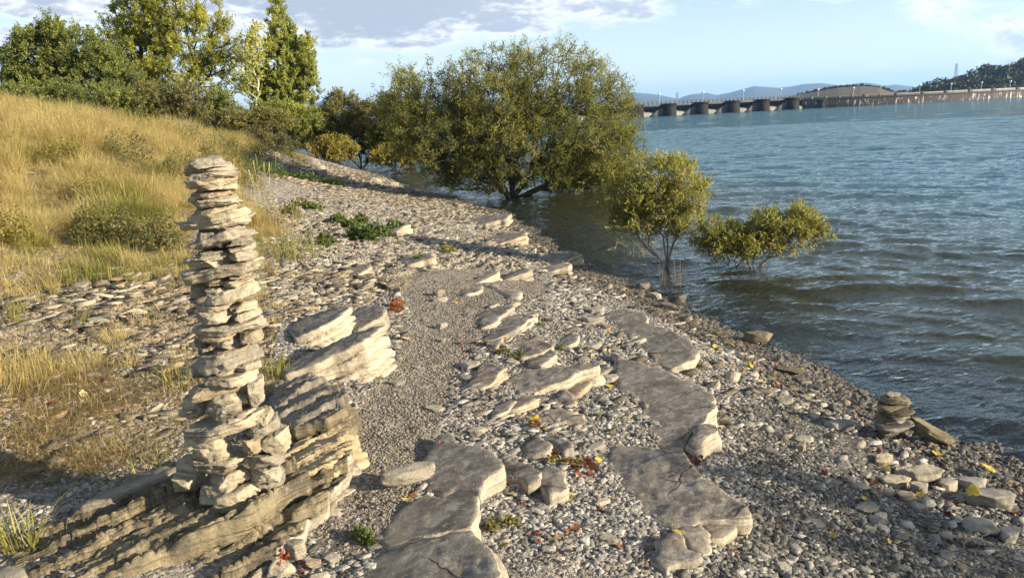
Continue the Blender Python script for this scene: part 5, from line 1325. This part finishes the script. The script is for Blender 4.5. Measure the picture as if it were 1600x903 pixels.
ing = (inpoly(zx, zy, Z_GRASS) | ((z + j1 * .15 > 1.12) & (px < 380)) | (px < -100) | ((rng.random(len(Q)) < .12) & (px < 430) & (py > 380) & (py < 610))) & (d > 2.0)
dens = np.clip(-.12 + .3 * ss(z, 1.0, 1.7) + 2.2 * j1 + 1.3 * j2 + ss(z, 1.0, 1.7) * .55, .05, 1)
m = ing & (rng.random(len(Q)) < dens)
Q, r, z, px, py, j1, j2 = [v[m] for v in (Q, r, z, px, py, j1, j2)]
hf = .15 + .17 * ss(z, 1.0, 1.8) + .26 * j1 + .18 * j2
hf = np.clip(hf * rng.uniform(.7, 1.3, len(Q)), .10, .62) * np.clip(r / 10, .8, 1.2)
idx = np.where(hf > .34, rng.integers(0, 5, len(Q)), 5 + rng.integers(0, 4, len(Q)))
gp = fbm(Q * .8, 3, 711); idx = np.where(gp + rng.normal(0, .1, len(Q)) > .36, 9 + rng.integers(0, 3, len(Q)), idx)
print("grass tufts", len(Q))
hs = np.clip(hf * 1.0, .2, 1.1)[:, None] * np.array([[1.0, 1.0, 1.0]]); hs[idx >= 5] = np.clip(hs[idx >= 5] * 1.7, .4, 1.3)
wind = np.column_stack([rng.normal(.0, .16, len(Q)), rng.normal(-.22, .18, len(Q)), rng.uniform(0, 6.28, len(Q))])
wind[:, :2] *= .9
scatter("dry_grass", np.column_stack([Q, z - .02]), wind, hs, idx, TALL + SHORT + GREEN, "tall dry yellow grass covering the slope on the left")
# thin straw lying over the stony patch
Q, r = polar(16000, -50, -14, 3.2, 10)
z = ground_h(Q); px, py = proj(np.column_stack([Q, z]))
m = inpoly(px + fbm(Q * 3, 3, 721) * 30, py + fbm(Q * 3, 3, 722) * 16, Z_STRAW) & (fbm(Q * 3.1, 3, 723) + rng.normal(0, .15, len(Q)) > -.06)
M_STRAWM = grass_mat("straw", [(0, (.13, .085, .04)), (.35, (.27, .185, .075)), (.7, (.43, .33, .15)), (1, (.3, .27, .09))])
STRAW = [(tuft_mesh("straw", M_STRAWM, 22, .12, .03, .11, .004, 2.4, 90 + i, curl=.42), "") for i in range(4)]
scatter("straw", np.column_stack([Q[m], z[m] - .005]), yaw_rot(int(m.sum()), .1), rng.uniform(.6, 1.2, int(m.sum()))[:, None] * np.ones(3), rng.integers(0, 4, int(m.sum())), STRAW, "brown withered grass and straw lying over the stones left of the cairn")

def tuft(px, py, lb, n, rad, h0, h1, mat, seed, w=.007, lean=.6, name="grass_tuft", cat="grass tuft", heads=0, grp=None):
    q = hit(px, py); zz = gz(q[0], q[1])
    V, F, t = blades(n, rad, h0, h1, w, lean, seed, heads=heads)
    for i in range(0): pass
    o = link(name, mesh_np(name, V, F, [mat], attrs={'tone': t}), None, (q[0], q[1], zz)); return tag(o, lb, cat, grp)
tuft(495, 530, "green and yellow grass tuft growing between the two bedded ledges", 170, .17, .08, .2, M_GRN, 1)
tuft(130, 437, "bright green grass tuft on the rubble left of the cairn", 200, .3, .1, .3, M_GRN, 2)
tuft(278, 603, "small vivid green tuft just left of the cairn's lower half", 90, .10, .06, .2, M_GRN, 3)
tuft(32, 850, "green blades of grass in the bottom left corner behind the pale rock", 60, .08, .1, .26, M_GRN, 4, w=.009)
tuft(432, 590, "yellow green tuft right behind the cairn's middle", 120, .12, .07, .18, M_GRN, 5)
tuft(440, 400, "long straw and green tuft right of the cairn's upper half", 260, .5, .15, .5, M_GRN, 6)
tuft(398, 318, "reddish dry flower stalks behind the cairn's top", 60, .4, .4, .9, M_DRY, 7, heads=.8)
tuft(420, 352, "dry grass clump beside the reddish stalks", 200, .5, .2, .55, M_DRY, 8, heads=.2)
tuft(585, 588, "tiny green tuft at the bottom of the thinly bedded ledge", 40, .06, .03, .07, M_GRN, 9, w=.005)
tuft(250, 740, "few thin dark blades in the cairn's shadow", 30, .12, .08, .2, M_GRN, 10)
q = at(1052, 448, -.02)
V, F, t = blades(30, .2, .2, .6, .007, .4, 77, curl=.2)
M_REED = grass_mat("reed_stalk", [(0, (.12, .09, .06)), (.5, (.26, .21, .15)), (1, (.36, .31, .24))])
tag(link("reed_clump", mesh_np("reed_clump", V, F, [M_REED], attrs={'tone': t}), None, q), "clump of thin pale reed stalks at the water's edge", "reeds")

# ---------------------------------------------------------------- low herbs
def herb(pts, lb, mat, n, ls, hgt, seed, name="herb", tone=.45):
    r = np.random.default_rng(3000 + seed)
    P = []
    for (px, py, w) in pts:
        q = hit(px, py); s = np.linalg.norm(q - CO) / FPX * w / 2
        k_ = int(n / len(pts)); a = r.uniform(0, 6.28, k_); rr = s * np.sqrt(r.random(k_))
        x = q[0] + np.cos(a) * rr; y = q[1] + np.sin(a) * rr * .8
        zz = ground_h(np.column_stack([x, y])) + hgt * (1 - (rr / s) ** 2 * .7) * r.random(k_) ** .6
        P.append(np.column_stack([x, y, zz]))
    P = np.vstack(P); D = r.normal(0, .7, P.shape) + [0, 0, .35]
    tn = np.clip(tone + r.normal(0, .2, len(P)), 0, 1)
    V, F, T = leaf_quads(P, D, ls, .6, r, tn)
    b = P.mean(0)
    return tag(link(name, mesh_np(name, V - b, F, [mat], attrs={'tone': T}), None, b), lb, "plant")
herb([(560, 375, 36), (590, 370, 40), (620, 364, 36), (575, 378, 30)], "long dark green herb patch across the far beach", LF_HERB, 900, .075, .2, 1, tone=.35)
herb([(512, 385, 26), (505, 388, 18)], "round green herb with orange leaves beneath, left of the long patch", LF_HERB, 260, .06, .16, 2)
herb([(530, 352, 30), (550, 355, 30), (565, 350, 20)], "green herb patch just above the round herb", LF_HERB, 420, .07, .16, 3, tone=.4)
herb([(470, 325, 30), (490, 330, 26), (455, 335, 24)], "spread of low green herbs nearest the slope", LF_HERB, 420, .07, .14, 4, tone=.5)
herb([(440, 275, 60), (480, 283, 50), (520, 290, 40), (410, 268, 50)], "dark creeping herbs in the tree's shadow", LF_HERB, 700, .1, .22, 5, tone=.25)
herb([(655, 412, 22)], "small green weed beside the lone pale plate", LF_HERB, 160, .05, .12, 6)
herb([(621, 478, 24), (620, 485, 20)], "red and green leaved herb at the end of the pale ledge", LF_RED, 170, .035, .10, 7, tone=.5)
herb([(786, 553, 24), (800, 560, 22), (815, 556, 16)], "olive moss and weeds on the plate of the middle outcrop", LF_OLV, 300, .022, .05, 8, tone=.35)
herb([(838, 500, 14), (845, 512, 12)], "tiny green weed at the head of the middle outcrop", LF_HERB, 90, .022, .05, 9)
herb([(876, 548, 14)], "tiny weed between small plates left of the far slab", LF_HERB, 60, .022, .05, 10)
herb([(780, 818, 40), (770, 825, 26), (800, 815, 20)], "low weed with red leaves right of the left foreground slab", LF_OLV, 260, .018, .04, 11, tone=.4)
herb([(565, 845, 30), (575, 852, 18)], "green weed at the left rim of the left foreground slab", LF_HERB, 160, .022, .06, 12)
herb([(445, 880, 16), (440, 893, 14)], "little plant with deep red leaves at the bottom by white stones", LF_RED, 60, .022, .06, 13, tone=.7)
herb([(870, 725, 40), (900, 728, 26)], "withered green leaves heaped behind the thick rounded plate", LF_OLV, 120, .028, .03, 14, tone=.5)
herb([(700, 395, 24)], "yellowish weed beyond the lone pale plate", LF_GOLD, 120, .05, .12, 15)
herb([(15, 590, 30), (40, 570, 20)], "olive weed at the left border on the straw", LF_OLV, 120, .03, .08, 16)

for j, (x, y, w, h_, mt, n, lb) in enumerate([(205, 262, 62, .5, LF_OLV, 500, "dark olive shrub in the middle of the dry grass slope"), (170, 378, 90, .34, LF_OLV, 620, "broad dark low shrub at the foot of the slope, widest of its kind"), (255, 392, 54, .34, LF_OLV, 300, "greenish shrub left of the cairn's upper half"),  # the broad clump puts a hollow's shadow into dark leaves
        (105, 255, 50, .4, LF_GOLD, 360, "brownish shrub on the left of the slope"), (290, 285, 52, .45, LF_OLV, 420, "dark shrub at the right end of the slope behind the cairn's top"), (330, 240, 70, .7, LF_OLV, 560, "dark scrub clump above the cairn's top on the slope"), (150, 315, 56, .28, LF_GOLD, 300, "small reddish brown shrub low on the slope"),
        (20, 380, 60, .35, LF_GOLD, 300, "straw coloured shrub at the left border of the slope"), (250, 215, 60, .6, LF_GOLD, 360, "tawny shrub high on the slope under the tall tree"), (375, 290, 60, .35, LF_OLV, 420, "shaded low shrub right of the cairn's top"), (395, 248, 70, .5, LF_HERB, 700, "bramble toned dark green for the shade at the end of the slope"), (440, 252, 70, .45, LF_OLV, 700, "bramble at the foot of the poplar, toned dark for the shade"), (415, 275, 60, .35, LF_HERB, 500, "low bramble above the creeping herbs, toned dark for the shade"), (350, 262, 60, .5, LF_OLV, 600, "olive bramble between the cairn's top and the shaded end of the slope")]):  # brambles toned dark: the willow's shadow put into their leaf colour
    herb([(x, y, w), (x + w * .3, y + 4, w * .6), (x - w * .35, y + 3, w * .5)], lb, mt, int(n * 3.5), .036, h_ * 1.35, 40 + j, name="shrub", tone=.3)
# ---------------------------------------------------------------- fallen leaves
def fallen(nm, col, col2):
    mt, k = material(nm); oi = k.n('ShaderNodeObjectInfo').outputs['Random']; ob = coords(k)
    c = k.mix(oi, col, col2); c = k.mix(1.0, c, k.ramp(k.noise(ob, 60, 3), [(.3, .65), (.7, 1.25)]), 'MULTIPLY')
    d = k.n('ShaderNodeBsdfPrincipled', {'Base Color': c, 'Roughness': .5}); t = k.n('ShaderNodeBsdfTranslucent', {'Color': c})
    k.L.new(k.n('ShaderNodeMixShader', {0: .3, 1: d.outputs[0], 2: t.outputs[0]}).outputs[0], k.out.inputs[0]); return mt
FM = {"red": fallen("red_leaf", (.19, .055, .035), (.11, .035, .025)), "orange": fallen("orange_leaf", (.33, .14, .055), (.22, .085, .04)), "yellow": fallen("yellow_leaf", (.62, .45, .05), (.5, .36, .1)), "pale": fallen("pale_leaf", (.55, .5, .22), (.48, .4, .2))}
def leaf_mesh(mat, seed):
    r = np.random.default_rng(seed)
    n = 22; th = np.linspace(-math.pi, math.pi, n, endpoint=False)
    rad = .62 + .38 * np.abs(np.cos(th * 2.5)) ** .8 * (1 - .25 * np.abs(th) / math.pi); rad *= 1 + r.normal(0, .05, n)
    rings = [np.zeros((1, 3))]
    for f in (.35, .7, 1.0):
        x, y = np.cos(th) * rad * f, np.sin(th) * rad * f
        zc = .35 * y ** 2 * r.uniform(.3, 1.6) + .25 * x ** 2 * r.uniform(-.5, 1.2) + .12 * np.sin(3 * x + r.random() * 6) * f + .1 * r.normal(0, 1, n) * (f == 1)
        rings.append(np.column_stack([x, y, zc]))
    V = np.vstack(rings); F3 = [[0, 1 + j, 1 + (j + 1) % n] for j in range(n)]; F4 = []
    for a in range(2):
        for j in range(n): F4.append([1 + a * n + j, 1 + (a + 1) * n + j, 1 + (a + 1) * n + (j + 1) % n, 1 + a * n + (j + 1) % n])
    st = len(V); V = np.vstack([V, [[-.5, -.03, .02], [-.5, .03, .02], [-1.25, .02, .12], [-1.25, -.02, .12]]]); F4.append([st, st + 1, st + 2, st + 3])
    return mesh_np("fallen_leaf", V, [np.array(F3), np.array(F4)], [mat], True)
LM = {c: [leaf_mesh(m, 10 * i + j) for j in range(4)] for i, (c, m) in enumerate(FM.items())}
def put_leaf(px, py, w, col, lb, grp=None, lift=0.0, tilt=.35):
    q = hit(px, py, lift); s = w / 2 * np.linalg.norm(q - CO) / FPX
    zz = q[2] if lift else gz(q[0], q[1])
    o = link("fallen_leaf", LM[col][rng.integers(4)], None, (q[0], q[1], zz + .014), (rng.normal(0, tilt), rng.normal(0, tilt), rng.uniform(0, 6.28)))
    o.scale = (s, s, s); return tag(o, lb, "leaf", grp)
for (x, y, w, c, lb, lift) in [(833,660,26,"yellow","large yellow leaf at the edge of the middle outcrop",.03), (838,668,18,"orange","orange leaf right below the large yellow leaf",.02), (756,644,14,"yellow","lone yellow leaf on the gravel left of the middle outcrop",0), (721,654,14,"orange","lone orange leaf on the gravel left of the lone yellow one",0),
     (800,772,20,"pale","pale green leaf at the foot of the left foreground slab",0), (786,763,16,"yellow","curled yellow leaf beside the pale green one",0), (866,845,22,"pale","pale yellow leaf standing up in the foreground gravel",0), (634,785,14,"yellow","yellow leaf under the oblong stone on the left slab",.07), (646,779,12,"orange","orange leaf under the oblong stone on the left slab",.07),
     (690,695,10,"orange","small orange leaf on the far tip of the left foreground slab",.06), (790,853,16,"yellow","yellow leaf at the right edge of the nearest left slab piece",0), (935,720,16,"yellow","yellow leaf at the left rim of the widest slab",0), (890,775,18,"yellow","yellow leaf at the lower corner of the thick rounded plate",0), (900,830,16,"orange","orange leaf alone in the foreground gravel",0),
     (968,858,14,"orange","tan leaf beside the white triangular stone",0), (937,797,16,"orange","tan leaf under the pale chip at the widest slab",0), (1061,836,22,"yellow","yellow leaf on the cracked flat rock",.08), (1243,655,10,"yellow","yellow leaf in the middle of the right gravel",0), (1300,838,14,"yellow","yellow leaf in the dark gravel at the lower right",0), (1220,820,10,"orange","orange leaf right of the widest slab's corner",0),
     (1008,897,16,"pale","pale leaf cut off by the bottom border",0), (1545,735,20,"yellow","bright yellow leaf on wet stones near the right border",0.03), (1520,770,18,"yellow","yellow leaf lying on the dusty stone",.06), (1480,790,16,"orange","orange leaf in the gravel under the grey lump",0), (1585,800,14,"orange","orange leaf by the right border",0), (1465,712,16,"yellow","yellow leaf under the ochre leaning slab",0),
     (1420,645,12,"yellow","yellow leaf caught in the small cairn",0), (929,543,12,"yellow","yellow leaf at the left rim of the far slab",0), (910,597,12,"orange","red orange leaf near the right end of the longest plate",0), (897,600,12,"yellow","yellow leaf near the right end of the longest plate",0), (955,607,14,"yellow","yellow leaf under the rounded stone at the middle slab",0), (735,597,10,"orange","rust leaf under the loose stone at the grey plate",0)]:
    put_leaf(x, y, w, c, lb, None, lift)
for (poly, n, cols, lb, grp, w) in [([(835,700),(870,705),(905,715),(930,735),(920,760),(895,745),(860,725),(830,722)], 26, ("red","orange","orange"), "red or orange leaf in the heap between the thick plates and the widest slab", "leaf heap between the slabs", 17),
     ([(1072,690),(1092,672),(1100,700),(1095,735),(1080,722)], 10, ("red",), "dark red leaf in the notch between the middle and widest slabs", "red leaves in the slab notch", 14),
     ([(740,540),(790,520),(800,548),(760,556)], 9, ("orange",), "one of the rusty leaves left of the moss on the outcrop", "rusty leaves on the outcrop", 11),
     ([(790,770),(900,780),(960,880),(800,890)], 12, ("red","orange"), "one of the odd reddish leaves strewn over the foreground gravel between the slabs", "odd reddish leaves on the gravel", 12),
     ([(1090,500),(1250,590),(1300,640),(1200,620),(1100,540)], 34, ("yellow","yellow","orange"), "small yellow leaf washed up between the far slab and the water", "washed up leaves by the far slab", 9),
     ([(1300,660),(1400,720),(1600,800),(1600,890),(1350,850),(1180,720)], 26, ("yellow","orange","red"), "one of the leaves scattered over the right hand gravel", "leaves on the right gravel", 11),
     ([(430,870),(480,860),(480,903),(420,903)], 8, ("red",), "one of the red leaves between the white stones at the bottom", "red leaves by the front ledge", 12),
     ([(500,390),(580,380),(620,378),(560,395)], 10, ("orange",), "one of the orange leaves under the green herbs", "orange leaves under the herbs", 7),
     ([(620,420),(930,440),(940,640),(700,660)], 26, ("orange","yellow","red"), "one of the tiny leaves scattered over the middle beach", "tiny leaves on the middle beach", 8),
     ([(20,560),(280,580),(250,700),(20,700)], 10, ("orange","pale"), "one of the faded leaves lying on the straw left of the cairn", "faded leaves on the straw", 14)]:
    poly = np.array(poly, float); lo, hi = poly.min(0), poly.max(0); c = 0
    while c < n:
        x, y = rng.uniform(lo, hi)
        if inpoly(np.array([x]), np.array([y]), poly)[0]:
            put_leaf(x, y, w * rng.uniform(.7, 1.25), cols[rng.integers(len(cols))], lb, grp, tilt=.5); c += 1

# ---------------------------------------------------------------- wood on the far hill
LF_FAR = leaf_mat("wood_leaf", (.016, .022, .010), (.032, .040, .016), (.065, .07, .03), .25)
def crown_blob(seed):
    r = np.random.default_rng(seed); P = rand_dirs(420, r) * (r.random(420) ** .33)[:, None] * np.array([1, 1, .85]) + [0, 0, .7]
    P += rand_dirs(420, r) * .12
    V, F, T = leaf_quads(P, rand_dirs(420, r), .30, .7, r, np.clip(.45 + .25 * (P[:, 2] - .7) + r.normal(0, .2, 420), 0, 1)); return mesh_np("far_wood", V, F, [LF_FAR], attrs={'tone': T})
BL = [(crown_blob(5000 + i), "") for i in range(5)]
hill_o = [o for o in bpy.data.objects if o.name.startswith("hill") and o["label"].startswith("steep")][0]
hv = np.empty(len(hill_o.data.vertices) * 3); hill_o.data.vertices.foreach_get("co", hv); hv = hv.reshape(-1, 3)
ii = rng.choice(len(hv), 2600); P = hv[ii] + rng.normal(0, 1.5, (2600, 3)) * [1, 1, 0]; P = P[P[:, 2] > -.5]
sc = rng.uniform(1.5, 3.6, len(P)); sc[rng.random(len(P)) < .08] *= 1.5
scatter("far_wood", P - [0, 0, .6], yaw_rot(len(P), .05), sc[:, None] * np.array([[1, 1, 1.05]]), rng.integers(0, 5, len(P)), BL, "dark wood covering the steep hill at the right end of the dam")
fo = [o for o in bpy.data.objects if o.name.startswith("hill") and o["label"].startswith("brown")][0]
hv = np.empty(len(fo.data.vertices) * 3); fo.data.vertices.foreach_get("co", hv); hv = hv.reshape(-1, 3)
hp = proj(hv); sel = np.where((np.abs(hv[:, 1] - 640) < 8) & (hp[0] > 1250) & (hp[0] < 1470))[0]
ii = rng.choice(sel, 150); P = hv[ii] + rng.normal(0, 2, (150, 3)) * [1, 1, 0]
scatter("far_hedge", P - [0, 0, .8], yaw_rot(150, .05), rng.uniform(.6, 1.7, 150)[:, None] * np.ones((1, 3)), rng.integers(0, 5, 150), BL, "dark hedge of trees along the top of the brown field")

# ---------------------------------------------------------------- air
HZ = 3.0e-5
m_ = MB(); m_.box((0, 3000, 150), (30000, 22000, 320))
mt, k = material("haze_air"); 
vp = k.n('ShaderNodeVolumePrincipled', {'Color': (.34, .59, 1.0, 1), 'Density': 1.2e-4, 'Anisotropy': .2})
k.L.new(vp.outputs[0], k.out.inputs['Volume'])
hz = m_.build("haze", mt); tag(hz, "pale blue evening air over the lake", None, None, "stuff")
